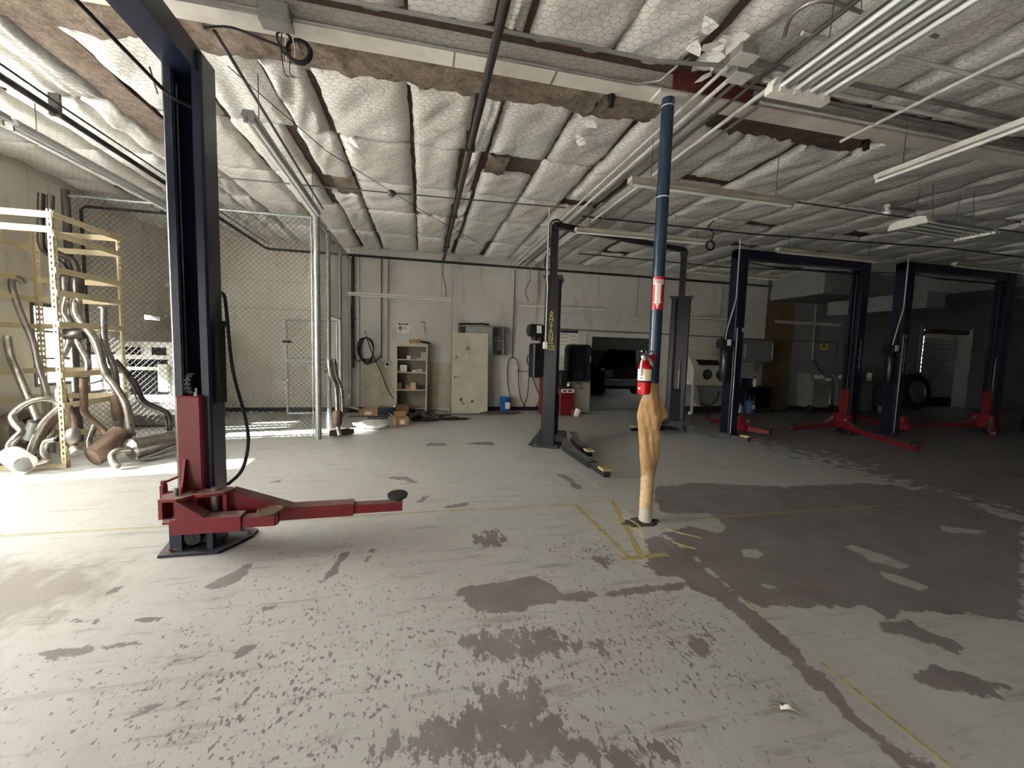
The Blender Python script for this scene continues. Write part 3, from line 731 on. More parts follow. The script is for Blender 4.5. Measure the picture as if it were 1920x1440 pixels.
def arm(root, p, q, m, split=.62, z0=.16, w=.12, h=.1, gus=True, padm=None):
    """telescopic swing arm from pivot p to tip q (xy); returns the part"""
    d = Vector((q[0] - p[0], q[1] - p[1], 0)); L = d.length; d.normalize()
    at = lambda t, z: Vector((p[0], p[1], z)) + d * (L * t)
    zc = z0 + h / 2
    b = MB().beam(at(-.02, zc), at(split, zc), w, h)
    nrm = Vector((-d.y, d.x, 0))
    if gus:
        for s in (-1, 1):
            o = nrm * (s * w * .42)
            b.loft([[at(0, zc + h / 2) + o * .9, at(.3 * split, zc + h / 2) + o * .9, at(0, zc + h / 2 + .09) + o * .9], [at(0, zc + h / 2) + o, at(.3 * split, zc + h / 2) + o, at(0, zc + h / 2 + .09) + o]])
        b.loft([[at(0, zc + h / 2 + .085) - nrm * w * .42, at(0, zc + h / 2 + .085) + nrm * w * .42, at(0, zc + h / 2 + .095) + nrm * w * .42, at(0, zc + h / 2 + .095) - nrm * w * .42],
                [at(.3 * split, zc + h / 2) - nrm * w * .42, at(.3 * split, zc + h / 2) + nrm * w * .42, at(.3 * split, zc + h / 2 + .01) + nrm * w * .42, at(.3 * split, zc + h / 2 + .01) - nrm * w * .42]])
    a = b.build('arm', m, root)
    MB().beam(at(split - .02, zc - .005), at(1, zc - .005), w * .72, h * .72).build('extension', m, a)
    pp = at(.965, zc + h * .3); pad(MB(), pp).build('lift_pad', padm or m_rubber, a, True)
    MB().cyl(at(0, zc - h * .6), at(0, zc + h / 2 + .13), .022, 10).build('pivot_pin', m_steel, a, True)
    return a
def bolts(parent, pts, M, m):
    for x, y in pts: MB().cyl((x, y, .02), (x, y, .05), .014, 6).cyl((x, y, .02), (x, y, .026), .026, 10).xf(M).build('anchor_bolt', m, parent)
def power_unit(root, M, mm, tank_box=False):
    o = MB()
    if tank_box:
        o.bbox(-.1, .1, -.1, .1, -.02, .55, .02)
        for k in range(3): o.box(-.105, .105, -.07 + k * .06, -.05 + k * .06, 0, .53)
    else: o.lathe([(.09, 0), (.1, .02), (.1, .6), (.09, .62)], (0, 0, 0), 18)
    o.xf(M); u = o.build('reservoir', m_black, root, not tank_box)
    mt = MB().cyl((-.16, 0, .76), (.12, 0, .76), .095, 16).cyl((.12, 0, .76), (.15, 0, .76), .07, 16)
    for k in range(8):
        a = 2 * PI * k / 8; mt.beam((-.13, math.cos(a) * .1, .76 + math.sin(a) * .1), (.1, math.cos(a) * .1, .76 + math.sin(a) * .1), .012, .02)
    mt.box(-.07, .07, -.07, .07, .6, .68); mt.xf(M); mt.build('motor', m_blackm, root, True)
    MB().cyl((-.03, -.06, .63), (-.03, -.14, .63), .03, 10).cyl((.07, -.02, .64), (.07, -.12, .64), .018, 8).xf(M).build('valve_block', m_chrome, root, True)
    MB().box(-.06, .02, -.11, -.095, .72, .84).xf(M).build('rating_plate', m_paper, root)

# --- lift nearest on the left: navy column with red carriage
A = thing('vehicle_lift', 'tall navy two post vehicle lift with red arms nearest the camera on the left', 'vehicle lift', (-1.675, 3.56, 0))
def liftA_col(root, M, full=True):
    column_mb(.25, .22, 3.66).xf(M).build('column', m_bluecol, root)
    bp = MB().prism([(-.23, -.18), (.17, -.18), (.31, .08), (.31, .2), (.23, .26), (-.23, .26), (-.29, .1)], 'z', 0, .02).xf(M).build('base_plate', m_bld, root)
    bolts(bp, [(-.17, -.13), (-.21, -.02), (.27, .12), (.18, .2), (-.2, .2)], M, m_rust)
    MB().bbox(-.085, .08, -.17, .06, .30, 1.21, .012).xf(M).build('carriage', m_red, root)
    if full:
        MB().prism([(-.17, .48), (-.17, .74), (-.19, .74), (-.26, .48)], 'x', -.035, -.02).xf(M).build('gusset_fin', m_redd, root)
        ch = MB().torus((.0, -.1, 1.30), .055, .018, 'x', 20, 8).cyl((-.02, -.1, 1.3), (.02, -.1, 1.3), .045, 16)
        for k in range(14):
            a = 2 * PI * k / 14; ch.beam((-.022, -.1 + math.cos(a) * .072, 1.3 + math.sin(a) * .072), (.022, -.1 + math.cos(a) * .072, 1.3 + math.sin(a) * .072), .012, .014)
        ch.xf(M).build('chain_wheel', m_blackm, root)
        MB().cyl((.035, -.13, 1.21), (.035, -.13, 1.27), .014, 8).xf(M).build('bolt', m_chrome, root, True)
        MB().cyl((-.075, -.02, .3), (-.075, -.02, 3.45), .006, 6).xf(M).build('lift_cable', m_steel, root, True)
        MB().box(.125, .15, -.04, .08, 1.14, 1.78).bbox(.125, .155, -.05, .09, 1.74, 1.78, .004).xf(M).build('cylinder_cover', m_blackm, root)
        # roller housing below the carriage
        MB().box(-.12, -.085, -.15, .05, .03, .3).box(.085, .12, -.15, .1, .03, .3).box(-.12, .12, -.02, .05, .03, .3).box(-.17, -.12, -.14, -.02, .05, .24).xf(M).build('foot_bracket', m_bld, root)
        MB().cyl((0, -.18, .14), (0, -.1, .14), .055, 18).cyl((0, -.19, .14), (0, -.18, .14), .015, 8).xf(M).build('roller', m_blackm, root, True)
        br = MB().prism([(-.15, -.16), (-.145, -.25), (-.09, -.36), (.0, -.36), (.06, -.3), (.06, -.16)], 'z', .485, .505)
        br.prism([(-.15, -.16), (-.145, -.25), (-.09, -.36), (.0, -.36), (.06, -.3), (.06, -.16)], 'z', .325, .34)
        br.box(-.145, -.12, -.30, -.16, .34, .485).box(-.02, .0, -.355, -.16, .34, .485).box(-.15, .06, -.2, -.16, .34, .485)
        br.xf(M).build('arm_bracket', m_redd, root)
        br = MB().prism([(.02, -.16), (.05, -.27), (.12, -.29), (.25, -.25), (.29, -.16), (.25, -.12)], 'z', .485, .505).prism([(.02, -.16), (.05, -.27), (.25, -.25), (.29, -.16)], 'z', .325, .34)
        br.box(.235, .26, -.24, -.14, .34, .485).box(.05, .08, -.26, -.16, .34, .485).box(.05, .26, -.17, -.15, .34, .485).xf(M).build('arm_bracket', m_redd, root)
        MB().cyl((-.04, -.28, .34), (-.04, -.28, .56), .016, 10).xf(M).build('pivot_pin', m_steel, root, True); MB().cyl((.17, -.2, .34), (.17, -.2, .53), .03, 10).xf(M).build('pivot_pin', m_steel, root, True)
        MB().box(-.175, -.155, -.22, -.16, .33, .56).cyl((-.165, -.19, .56), (-.165, -.19, .59), .018, 8).cyl((-.165, -.19, .575), (-.07, -.13, .615), .009, 8).xf(M).build('arm_lock', m_redd, root, True)
        # near short arm
        a = MB().beam((-.04, -.31, .305), (.40, -.31, .305), .12, .11)
        a.loft([[(-.0, -.26, .36), (-.0, -.365, .36), (-.0, -.365, .49), (-.0, -.26, .49)], [(.17, -.26, .355), (.17, -.365, .355), (.17, -.365, .363), (.17, -.26, .363)]])
        ao = a.xf(M).build('arm', m_redd, root)
        MB().beam((.39, -.31, .305), (.62, -.31, .305), .085, .075).box(.6, .63, -.345, -.275, .27, .345).xf(M).build('extension', m_redd, ao)
        MB().lathe([(.035, 0), (.04, .015), (.085, .02), (.088, .032), (.075, .034), (.07, .026), (.02, .026)], (.575, -.30, .345), 18).xf(M).build('lift_pad', m_rust, ao, True)
        # long rear arm
        a = MB().beam((.2, -.13, .285), (1.13, -.08, .275), .12, .1)
        a.loft([[(.26, -.19, .33), (.26, -.07, .33), (.26, -.07, .49), (.26, -.19, .49)], [(.66, -.17, .325), (.66, -.05, .325), (.66, -.05, .335), (.66, -.17, .335)]])
        ao = a.xf(M).build('arm', m_redd, root)
        MB().beam((1.12, -.08, .27), (1.52, -.06, .265), .085, .072).xf(M).build('extension', m_redd, ao)
        MB().lathe([(.02, -.03), (.022, .0), (.05, .012), (.082, .02), (.085, .038), (.06, .042), (.01, .038)], (0, 0, 0), 16).xf(M @ TR(1.48, -.06, .325) @ Matrix.Rotation(.12, 4, 'X')).build('lift_pad', m_rubber, ao, True)
liftA_col(A, Matrix.Identity(4))
column_mb(.25, .22, 3.66).xf(TR(0, -3.5) @ RZ(PI)).build('column', m_bluecol, A)
MB().prism([(-.23, -.18), (.23, -.18), (.29, .08), (.23, .26), (-.23, .26), (-.29, .1)], 'z', 0, .02).xf(TR(0, -3.5)).build('base_plate', m_bld, A)
hb = MB().box(-.095, .095, -3.62, .09, 3.52, 3.535).box(-.095, -.083, -3.62, .09, 3.535, 3.7).box(.083, .095, -3.62, .09, 3.535, 3.7).box(-.083, .083, -3.62, .09, 3.685, 3.7)
hb.build('overhead_beam', m_bluecol, A)
MB().cyl((-.13, -3.5, 3.43), (-.11, -.12, 3.36), .012, 8).tube(smooth([(-.11, -.12, 3.36), (-.06, -.1, 3.32), (.05, -.02, 3.3)]), .012, 8).build('hydraulic_line', m_blackm, A, True)
MB().cyl((-.14, -.2, 3.45), (-.14, -.12, 3.32), .006, 6).build('shutoff_rod', m_chrome, A, True)
MB().tube(smooth([(.1, .12, 2.0), (.135, .12, 1.98), (.16, .1, 1.78), (.19, .1, 1.38), (.27, .1, 1.0), (.285, .1, .78), (.25, .06, .58), (.19, -.05, .5)]), .013, 8).build('hydraulic_hose', m_rubber, A, True)

# --- black asymmetric lift with yellow lettering
Bx, By = 2.13, 6.58
B = thing('vehicle_lift', 'black two post lift with yellow lettering standing behind the blue pole', 'vehicle lift', (Bx, By, 0))
def B_col(ang, off, second):
    M = TR(*off) @ RZ(ang)
    column_mb(.38, .24, 2.84, .085).xf(M).build('column', m_black, B)
    MB().box(-.23, .23, -.16, .16, 2.84, 2.862).xf(M).build('cap_plate', m_black, B)
    for sx in (-1, 1):
        for sy in (-1, 1): MB().cyl((sx * .2, sy * .12, 2.80), (sx * .2, sy * .12, 2.885), .013, 6).xf(M).build('bolt', m_steel, B)
    MB().box(-.06, .06, -.05, .07, 2.862, 3.86 if second else 3.72).xf(M).build('extension_post', m_black, B)
    MB().cyl((-.075, 0, 3.78 if second else 3.63), (.075, 0, 3.78 if second else 3.63), .05, 14).xf(M).build('pulley', m_blackm, B, True)
    bp = MB().prism([(-.26, -.1), (-.2, -.22), (.2, -.22), (.26, -.1), (.24, .24), (.12, .33), (-.12, .33), (-.24, .24)], 'z', 0, .02).xf(M).build('base_plate', m_bkd, B)
    for sx in (-.19, .175): MB().prism([(.12, .02), (.33, .02), (.12, .3)], 'x', sx, sx + .015).xf(M).build('base_gusset', m_black, B)
    bolts(bp, [(-.19, -.15), (.19, -.15), (-.18, .2), (.18, .2)], M, m_steel)
    MB().bbox(-.095, .095, -.15, .08, .16, .88, .008).xf(M).build('carriage', m_blackm, B)
    MB().box(-.2, .2, -.30, -.14, .12, .22).box(-.24, .24, -.28, -.16, .2, .225).xf(M).build('arm_bracket', m_bkd, B)
    MB().cyl((.04, -.03, .9), (.04, -.03, 1.3), .022, 10).cyl((.04, -.03, 1.3), (.04, -.03, 1.5), .01, 8).xf(M).build('hydraulic_ram', m_steel, B, True)
    MB().cyl((-.13, -.06, .2), (-.13, -.06, 2.84), .005, 6).xf(M).build('lift_cable', m_steel, B, True); MB().cyl((.14, .0, .2), (.14, .0, 2.84), .007, 6).xf(M).build('lift_cable', m_steel, B, True)
ang1 = math.radians(66); ang2 = math.radians(-38)
off2 = (3.26, 1.2)
B_col(ang1, (.027, .06), False); B_col(ang2, off2, True)
MB().beam((-.02, -.02, 3.70), (off2[0] + .02, off2[1] + .02, 3.84), .1, .09).build('overhead_beam', m_black, B)
MB().tube(smooth([(-.14, -.02, 2.9), (-.17, -.02, 3.1), (-.1, -.02, 3.4), (-.1, -.02, 3.7), (.0, -.02, 3.79), (.12, .03, 3.77)]), .012, 7).build('hydraulic_hose', m_rubber, B, True)
def gooseneck(p, q, rz=.0):
    d = Vector((q[0] - p[0], q[1] - p[1], 0)); L = d.length; d.normalize(); at = lambda t, z: Vector((p[0], p[1], z)) + d * t
    b = MB().beam(at(.1, .085), at(L * .72, .085), .12, .09)
    b.beam(at(-.02, .2), at(.16, .2), .1, .03).beam(at(.14, .21), at(.34, .1), .1, .03)
    a = b.build('arm', m_bkd, B)
    MB().beam(at(L * .7, .08), at(L, .08), .085, .065).build('extension', m_bkd, a)
    c = at(L * .95, .125)
    MB().box(-.075, .075, -.06, .06, 0, .02).box(-.075, .075, -.06, -.045, .02, .03).xf(Matrix.Translation(c) @ RZ(math.atan2(d.y, d.x))).build('lift_pad', m_tapepale, a)
    MB().cyl(at(L * .95, .09), at(L * .95, .13), .03, 8).build('pad_screw', m_steel, a, True)
    return a
gooseneck((.14, -.38), (.17, -1.95)); gooseneck((.48, .1), (.36, -.95))
gooseneck((off2[0] - .3, off2[1] - .18), (2.08, .9)); gooseneck((off2[0] + .12, off2[1] - .42), (3.85, -.25))
power_unit(B, TR(-.26, -.02, 1.2) @ RZ(.2), m_black, True)
MB().box(-.2, -.12, -.05, .05, 1.6, 1.85).build('motor_bracket', m_black, B)
MB().bbox(-.18, -.11, -.16, -.09, 1.66, 1.78, .01).build('switch_box', m_white, B)
MB().tube([(-.15, -.12, 3.94), (-.16, -.13, 3.0), (-.155, -.14, 2.8), (-.145, -.14, 2.7), (-.145, -.13, 1.78)], .012, 7).build('conduit', m_condw, B, True)
# lettering down the front face of the near column
fn = Vector((math.cos(ang1), math.sin(ang1), 0)); fn = RZ(ang1) @ Vector((-1, 0, 0))
def letters(root, word, M, sizes, z, m, dz=None):
    for k, ch in enumerate(word):
        text(ch, sizes, m, root, M @ TR(0, 0, z - k * (dz or sizes * .93)) @ Matrix.Rotation(PI / 2, 4, 'X'), 'lettering')
MF = TR(.027, .06) @ RZ(ang1) @ TR(-.191, 0) @ RZ(-PI / 2)
letters(B, 'ARMSTRONG', MF @ Matrix.Diagonal((1.3, 1, 1, 1)), .08, 2.262, m_yel, .061)
text('LIFTS', .062, m_yel, B, MF @ TR(0, 0, 1.70) @ Matrix.Rotation(PI / 2, 4, 'X'))
MB().box(-.07, .07, -.001, .001, 1.655, 1.665).xf(MF).build('lettering', m_yel, B)

# --- navy lifts with red arms further right
def navy_lift(loc, span, label, unit=True, arms1=(), arms2=()):
    r = thing('vehicle_lift', label, 'vehicle lift', loc)
    for i, (ox, ang) in enumerate(((0, PI / 2), (span, -PI / 2))):
        M = TR(ox, 0) @ RZ(ang)
        column_mb(.25, .22, 3.74).xf(M).build('column', m_bluecol, r)
        bp = MB().prism([(-.22, -.2), (.22, -.2), (.26, .1), (.2, .24), (-.2, .24), (-.26, .1)], 'z', 0, .02).xf(M).build('base_plate', m_bld, r)
        bolts(bp, [(-.17, -.14), (.17, -.14), (-.17, .18), (.17, .18)], M, m_steel)
        MB().bbox(-.085, .085, -.16, .06, .26, .98, .01).xf(M).build('carriage', m_red, r)
        MB().box(-.26, .26, -.28, -.12, .14, .26).box(-.2, .2, -.2, -.1, .12, .42).xf(M).build('arm_bracket', m_redd, r)
        MB().cyl((-.06, -.02, .3), (-.06, -.02, 3.5), .006, 6).xf(M).build('lift_cable', m_steel, r, True)
        MB().cyl((.0, .02, 1.0), (.0, .02, 1.75), .03, 10).xf(M).build('hydraulic_ram', m_steel, r, True)
    MB().box(-.11, span + .11, -.085, .085, 3.58, 3.75).build('overhead_beam', m_bluecol, r)
    MB().cyl((.7, -.13, 3.44), (span - .1, -.13, 3.44), .02, 8).cyl((.1, -.1, 3.5), (.7, -.13, 3.44), .01, 6).build('shutoff_bar', m_blackm, r, True)
    for p, q in arms1 + arms2: arm(r, p, q, m_redd, .6, .13, .11, .09)
    if unit:
        power_unit(r, TR(-.23, -.05, 1.12), m_bluecol)
        MB().prism([(-.11, 2.6), (-.11, 1.9), (-.28, 1.9), (-.24, 2.15)], 'y', -.03, -.015).build('unit_bracket', m_bluecol, r)
        MB().tube([(-.14, -.13, 3.92), (-.14, -.13, 2.75), (-.3, -.13, 2.15), (-.3, -.1, 1.95)], .011, 7).build('conduit', m_condw, r, True)
        MB().cyl((-.06, -.132, .05), (-.06, -.132, 2.2), .008, 6).build('conduit', m_condw, r, True)
    return r
Cl = navy_lift((6.2, 7.12, 0), 3.08, 'navy two post lift with red arms between the black lift and the farthest lifts', True,
               (((.28, .2), (.45, 1.2)), ((.28, -.2), (.42, -.62))), ((2.78, -.2), (1.9, -2.1)) and ((((2.78, -.2), (1.86, -2.12)), ((2.78, .1), (1.35, -.22)))))
Dl = navy_lift((10.2, 6.9, 0), 3.05, 'navy two post lift at the right, next to the dim roll-up door', True,
               (((.28, .2), (.5, 1.1)),), (((2.75, -.2), (1.5, -.9)), ((2.75, .1), (1.0, .02))))
El = navy_lift((14.45, 6.75, 0), 3.05, 'navy lift column cut off at the right edge of the picture', True, (), (((2.75, -.2), (1.9, -1.4)),))
W8 = 'LIFTDIST'
letters(Cl, W8, TR(3.1, -.1255), .13, 2.02, m_letw, .085)
letters(Dl, W8, TR(.03, -.1255), .13, 1.98, m_letw, .085)
MB().box(.05, .09, -.128, -.1255, 2.12, 2.2).build('label_plate', m_letw, Cl)
MB().box(.0, .03, -.128, -.1255, 2.12, 2.2).build('label_plate', m_letw, Dl)

# ------------------------------------------------------------------ blue pole, wrap, sign and extinguisher
PX, PY = 2.11, 3.41
pole = thing('support_pole', 'blue steel support pole with tan canvas wrapped around its lower half', 'pole', (PX, PY, 0))
MB().cyl((.0, 0, 0), (0, 0, 3.88), .055, 28).build('shaft', m_pole, pole, True)
MB().box(-.13, .13, -.085, .085, 3.872, 3.898).build('cap_plate', m_beamw, pole)
for z in (3.02, 3.8): MB().lathe([(.0555, z), (.0568, z + .002), (.0568, z + .008), (.0555, z + .01)], (0, 0, 0), 28).build('band', m_condw, pole, True)
MB().lathe([(.0572, 1.29), (.06, 1.3), (.06, 1.335), (.0572, 1.345)], (0, 0, 0), 24).build('wrap_band', m_canvas, pole, True)
r0 = random.Random(5)
rings = []
prof = [(1.34, .058, .058, 0, 0), (1.30, .061, .06, 0, 0), (1.24, .072, .062, -.004, 0), (1.16, .088, .07, -.012, 0), (1.08, .098, .078, -.014, 0), (1.0, .094, .08, -.016, -.01), (.9, .084, .082, -.018, -.01),
        (.8, .08, .08, -.014, -.01), (.7, .085, .08, -.01, -.008), (.62, .08, .074, -.004, -.004), (.55, .072, .068, 0, 0), (.51, .064, .062, 0, 0)]
N = 48
zz = [p[0] for p in prof][::-1]
def ip(z, k): return float(np.interp(z, zz, [p[k] for p in prof][::-1]))
for i in range(34):
    z = 1.34 - (1.34 - .5) * i / 33; ra, rb, ox, oy = ip(z, 1), ip(z, 2), ip(z, 3), ip(z, 4)
    amp = min(1, max(0, (1.31 - z) * 4)) * min(1, max(0.2, (z - .45) * 3)); ring = []
    for k in range(N):
        a = 2 * PI * k / N
        fold = 1 + amp * (.16 * math.sin(3 * a + 5 * z) + .10 * abs(math.sin(4 * a - z * 6 + 1.2 * math.sin(z * 9))) + .05 * math.sin(9 * a + z * 21) + .03 * math.sin(z * 34 + 2 * a))
        ring.append((ox + ra * fold * math.cos(a), oy + rb * fold * math.sin(a), z + (r0.uniform(-.04, .03) if i == 33 else 0)))
    rings.append(ring)
MB().loft(rings, cap=False).build('canvas_wrap', m_canvas, pole, True)
MB().loft([[(.04, -.06, 1.2), (.075, -.045, 1.2), (.08, -.04, 1.2), (.045, -.05, 1.2)], [(.05, -.075, 1.1), (.12, -.05, 1.1), (.125, -.045, 1.1), (.055, -.065, 1.1)], [(.06, -.075, 1.02), (.15, -.05, 1.03), (.155, -.045, 1.03), (.065, -.065, 1.02)], [(.06, -.07, .97), (.09, -.055, .99), (.095, -.05, .99), (.065, -.06, .97)]]).build('canvas_flap', m_canvas, pole)
rings = []
for i in range(34):
    z = .02 + i * .016; w = .0585 + .0028 * (i % 4 < 2) + r0.uniform(-.001, .001)
    rings.append([(w * math.cos(2 * PI * k / 22), w * math.sin(2 * PI * k / 22), z + .006 * math.sin(2 * PI * k / 22)) for k in range(22)])
MB().loft(rings[8:], cap=False).build('tape_wrap', m_tan2, pole, True)
MB().loft(rings[:9], cap=False).build('tape_wrap', m_offw, pole, True)
m_grime = mat('floor_grime', srgb(78, 70, 64), .95, 0, srgb(50, 46, 42), .7, 20, bump=.5)
gv = []
for k in range(28):
    a = 2 * PI * k / 28; w = r0.uniform(.11, .15); gv.append((w * 1.5 * math.cos(a) - .05, w * .8 * math.sin(a), .0))
MB().loft([gv, [(x * .8, y * .8, .012) for x, y, z in gv], [(x * .3, y * .3, .018) for x, y, z in gv]]).build('floor_grout', m_grime, pole)

ca = math.atan2(-PY, -PX) + .06
def on_pole(u, z, r=.0572):
    a = ca + u / .0565
    return Vector((r * math.cos(a), r * math.sin(a), z))
sg = thing('fire_sign', 'red and white fire extinguisher sign curved around the blue pole', 'sign', (PX, PY, 0))
def curved(name, rows, r, m, parent, n=12):
    vs = []; fs = []
    for z, a, b in rows:
        for i in range(n + 1): vs.append(on_pole(a + (b - a) * i / n, z, r))
    for k in range(len(rows) - 1):
        for i in range(n): q = k * (n + 1) + i; fs.append((q, q + 1, q + n + 2, q + n + 1))
    nv = len(vs); vs += [v * 1 for v in vs]
    for i in range(nv): d = Vector((vs[i].x, vs[i].y, 0)).normalized() * .0006; vs[nv + i] = vs[i] - d
    fs += [tuple(nv + j for j in f[::-1]) for f in fs]
    me = bpy.data.meshes.new(name); me.from_pydata(vs, [], fs); me.materials.append(m); me.update()
    o = bpy.data.objects.new(name, me); col.objects.link(o); o.parent = parent; return o
curved('sign_panel', [(2.02, -.053, .053), (2.315, -.053, .053)], .0574, m_signred, sg)
curved('arrow', [(2.025, -.002, .002), (2.085, -.047, .047)], .0580, m_signw, sg)
curved('arrow', [(2.085, -.026, .026), (2.245, -.026, .026)], .0580, m_signw, sg)
curved('arrow', [(2.245, -.049, .049), (2.29, -.049, .049), (2.304, -.049, -.03)], .0580, m_signw, sg)
curved('arrow', [(2.29, -.049, .049), (2.297, -.02, .049)], .0580, m_signw, sg) if False else None
def bend_text(body, size, z, m, parent, vertical=False, st=1.0):
    items = [(body, z)] if not vertical else [(c, z - i * size * .83) for i, c in enumerate(body)]
    for bd, zz in items:
        o = text(bd, size, m, parent, Matrix.Identity(4), 'lettering', .0002)
        for v in o.data.vertices:
            p = on_pole(v.co.x * st, zz + v.co.y, .0584 + .0003); v.co = p
bend_text('FIRE', .05, 2.268, m_signred, sg, False, .92)
bend_text('EXTINGUISHER', .0172, 2.225, m_signred, sg, True, 1.3)

ex = thing('fire_extinguisher', 'red fire extinguisher with white label hung on the blue pole', 'fire extinguisher', (1.962, 3.31, 1.25))
MB().lathe([(.045, 0), (.056, .006), (.058, .02), (.058, .235), (.054, .262), (.04, .285), (.022, .298), (.02, .31)], (0, 0, 0), 26).build('body', m_extred, ex, True)
MB().lathe([(.0585, .125), (.0592, .127), (.0592, .225), (.0585, .227)], (0, 0, 0), 26).build('label_band', m_signw, ex, True)
MB().lathe([(.0585, .107), (.0594, .109), (.0594, .12), (.0585, .122)], (0, 0, 0), 26).build('strap_band', m_blackm, ex, True)
ea = math.atan2(-3.31, -1.96)
def on_ex(u, z, r=.0598): a = ea + u / .059; return Vector((r * math.cos(a), r * math.sin(a), z))
def ex_patch(u0, u1, z0, z1, m, nm):
    vs = []; n = 6
    for z in (z0, z1):
        for i in range(n + 1): vs.append(on_ex(u0 + (u1 - u0) * i / n, z))
    vs2 = [v - Vector((v.x, v.y, 0)).normalized() * .0006 for v in vs]
    fs = [(i, i + 1, n + 2 + i, n + 1 + i) for i in range(n)]
    MB().add(vs + vs2, fs + [tuple(len(vs) + j for j in f[::-1]) for f in fs]).build(nm, m, ex)
ex_patch(.008, .026, .13, .222, m_ylabel, 'yellow_panel')
for k in range(3):
    ex_patch(.0115, .0225, .142 + k * .028, .154 + k * .028, m_blackm, 'pictogram') if False else None
    ex_patch(-.032, -.022, .138 + k * .03, .152 + k * .03, m_blackm, 'pictogram')
ex_patch(-.055, -.03, .045, .062, m_signw, 'mark')
MB().cyl((0, 0, .3), (0, 0, .345), .017, 12).box(-.018, .018, -.018, .018, .33, .352).build('valve', m_steel, ex, True)
MB().beam((-.02, 0, .355), (.09, .01, .40), .022, .006).build('lever', m_steel, ex)
MB().beam((-.02, 0, .338), (.085, .01, .352), .022, .006).tube(smooth([(.02, -.02, .33), (.045, -.03, .3), (.055, -.035, .25)]), .008, 6).build('handle', m_steel, ex)
MB().torus((-.03, -.02, .385), .022, .0025, 'y', 20, 6).build('pull_ring', m_chrome, ex, True)
MB().cyl((-.035, 0, .335), (-.018, 0, .335), .016, 12).build('gauge', m_paper, ex, True)
MB().tube(smooth([(-.02, -.015, .335), (-.05, -.035, .31), (-.06, -.04, .26), (-.062, -.042, .18)]), [.007] * 6 + [.009] * 10, 8).build('hose', m_signw, ex, True)
MB().beam((.02, -.04, -.05), (.022, -.035, .0), .03, .002, (0, -1, 0)).build('paper_tag', m_paper, ex)
MB().box(.055, .10, -.012, .06, .3, .36).build('wall_hook', m_red, ex)
# ------------------------------------------------------------------ chain link cage
def chainlink(o0, ux, uz, parent, pitch=.086, r=.0031, barb=True):
    """woven diamond fabric spanned by vectors ux (width) and uz (height) from o0"""
    o0 = np.array(o0, float); ux = np.array(ux, float); uz = np.array(uz, float)
    W = np.linalg.norm(ux); Hh = np.linalg.norm(uz); a = ux / W; b = uz / Hh; nrm = np.cross(a, b)
    half = pitch / 2; nw = int(W / half); nh = int(Hh / half)
    A = []; Bp = []
    for i in range(nw):
        for k in range(nh):
            d = (i + k) % 2
            p0 = (half * (i + d), half * k); p1 = (half * (i + 1 - d), half * (k + 1))
            A.append((*p0, 1 if d else -1)); Bp.append((*p1, -1 if d else 1))
    if barb:
        for i in range(0, nw, 2):
            A.append((half * i, half * nh, 0)); Bp.append((half * (i + .8), half * (nh + 1), 0)); A.append((half * (i + 2), half * nh, 0)); Bp.append((half * (i + 1.2), half * (nh + 1), 0))
    A = np.array(A); Bp = np.array(Bp)
    to = lambda P: o0 + P[:, :1] * a + P[:, 1:2] * b + P[:, 2:3] * nrm * r
    p0 = to(A); p1 = to(Bp); D = p1 - p0; D /= np.linalg.norm(D, axis=1, keepdims=True)
    U = np.cross(D, nrm); V = np.cross(D, U)
    n = len(p0); vs = np.empty((n, 8, 3))
    for k in range(4):
        o = (U * math.cos(PI / 2 * k + .785) + V * math.sin(PI / 2 * k + .785)) * r; vs[:, k] = p0 + o; vs[:, 4 + k] = p1 + o
    base = (np.arange(n) * 8)[:, None]
    fs = np.concatenate([base + np.array([k, (k + 1) % 4, 4 + (k + 1) % 4, 4 + k]) for k in range(4)], 1).reshape(-1, 4)
    me = bpy.data.meshes.new('chain_link_mesh'); nv = n * 8; nf = n * 4
    me.vertices.add(nv); me.vertices.foreach_set('co', vs.reshape(-1).astype(np.float32))
    me.loops.add(nf * 4); me.loops.foreach_set('vertex_index', fs.reshape(-1).astype(np.int32))
    me.polygons.add(nf); me.polygons.foreach_set('loop_start', (np.arange(nf) * 4).astype(np.int32)); me.polygons.foreach_set('loop_total', np.full(nf, 4, np.int32))
    me.update(calc_edges=True); me.materials.append(m_wire)
    o = bpy.data.objects.new('chain_link_mesh', me); col.objects.link(o); o.parent = parent; o['kind'] = 'stuff'
    return o
FY = 7.46; FX = -1.74
f1 = thing('chain_link_fence', 'chain link fence panel facing the camera behind the exhaust rack', 'fence', (FX, FY, 0))
MB().cyl((0, 0, 0), (0, 0, 3.82), .052, 16).lathe([(.056, 3.8), (.05, 3.84), (.02, 3.87)], (0, 0, 0), 16).build('post', m_galv, f1, True)
MB().cyl((-3.42, 0, 0), (-3.42, 0, 3.8), .05, 14).build('post', m_conddark, f1, True)
MB().cyl((-3.42, 0, 3.72), (0, 0, 3.72), .021, 10).build('top_rail', m_galv, f1, True)
MB().cyl((-3.42, .02, 2.2), (0, .02, 2.2), .003, 5).build('tension_wire', m_wire, f1)
MB().cyl((-.075, -.02, .05), (-.075, -.02, 3.75), .009, 6).build('tension_bar', m_galv, f1, True)
for k in range(9):
    z = .2 + k * .43
    MB().lathe([(.053, -.012), (.057, -.01), (.057, .01), (.053, .012)], (0, 0, z), 14).beam((-.09, -.02, z), (-.04, -.02, z), .006, .022).build('tension_band', m_galv, f1, True)
chainlink((-3.4, 0, .03), (3.36, 0, 0), (0, 0, 3.76), f1)
f2 = thing('chain_link_fence', 'chain link fence side running back to the rear wall, with a gateway', 'fence', (FX, FY, 0))
for y in (.86, 1.95, 3.2): MB().cyl((0, y, 0), (0, y, 3.76), .04, 12).build('post', m_galv, f2, True)
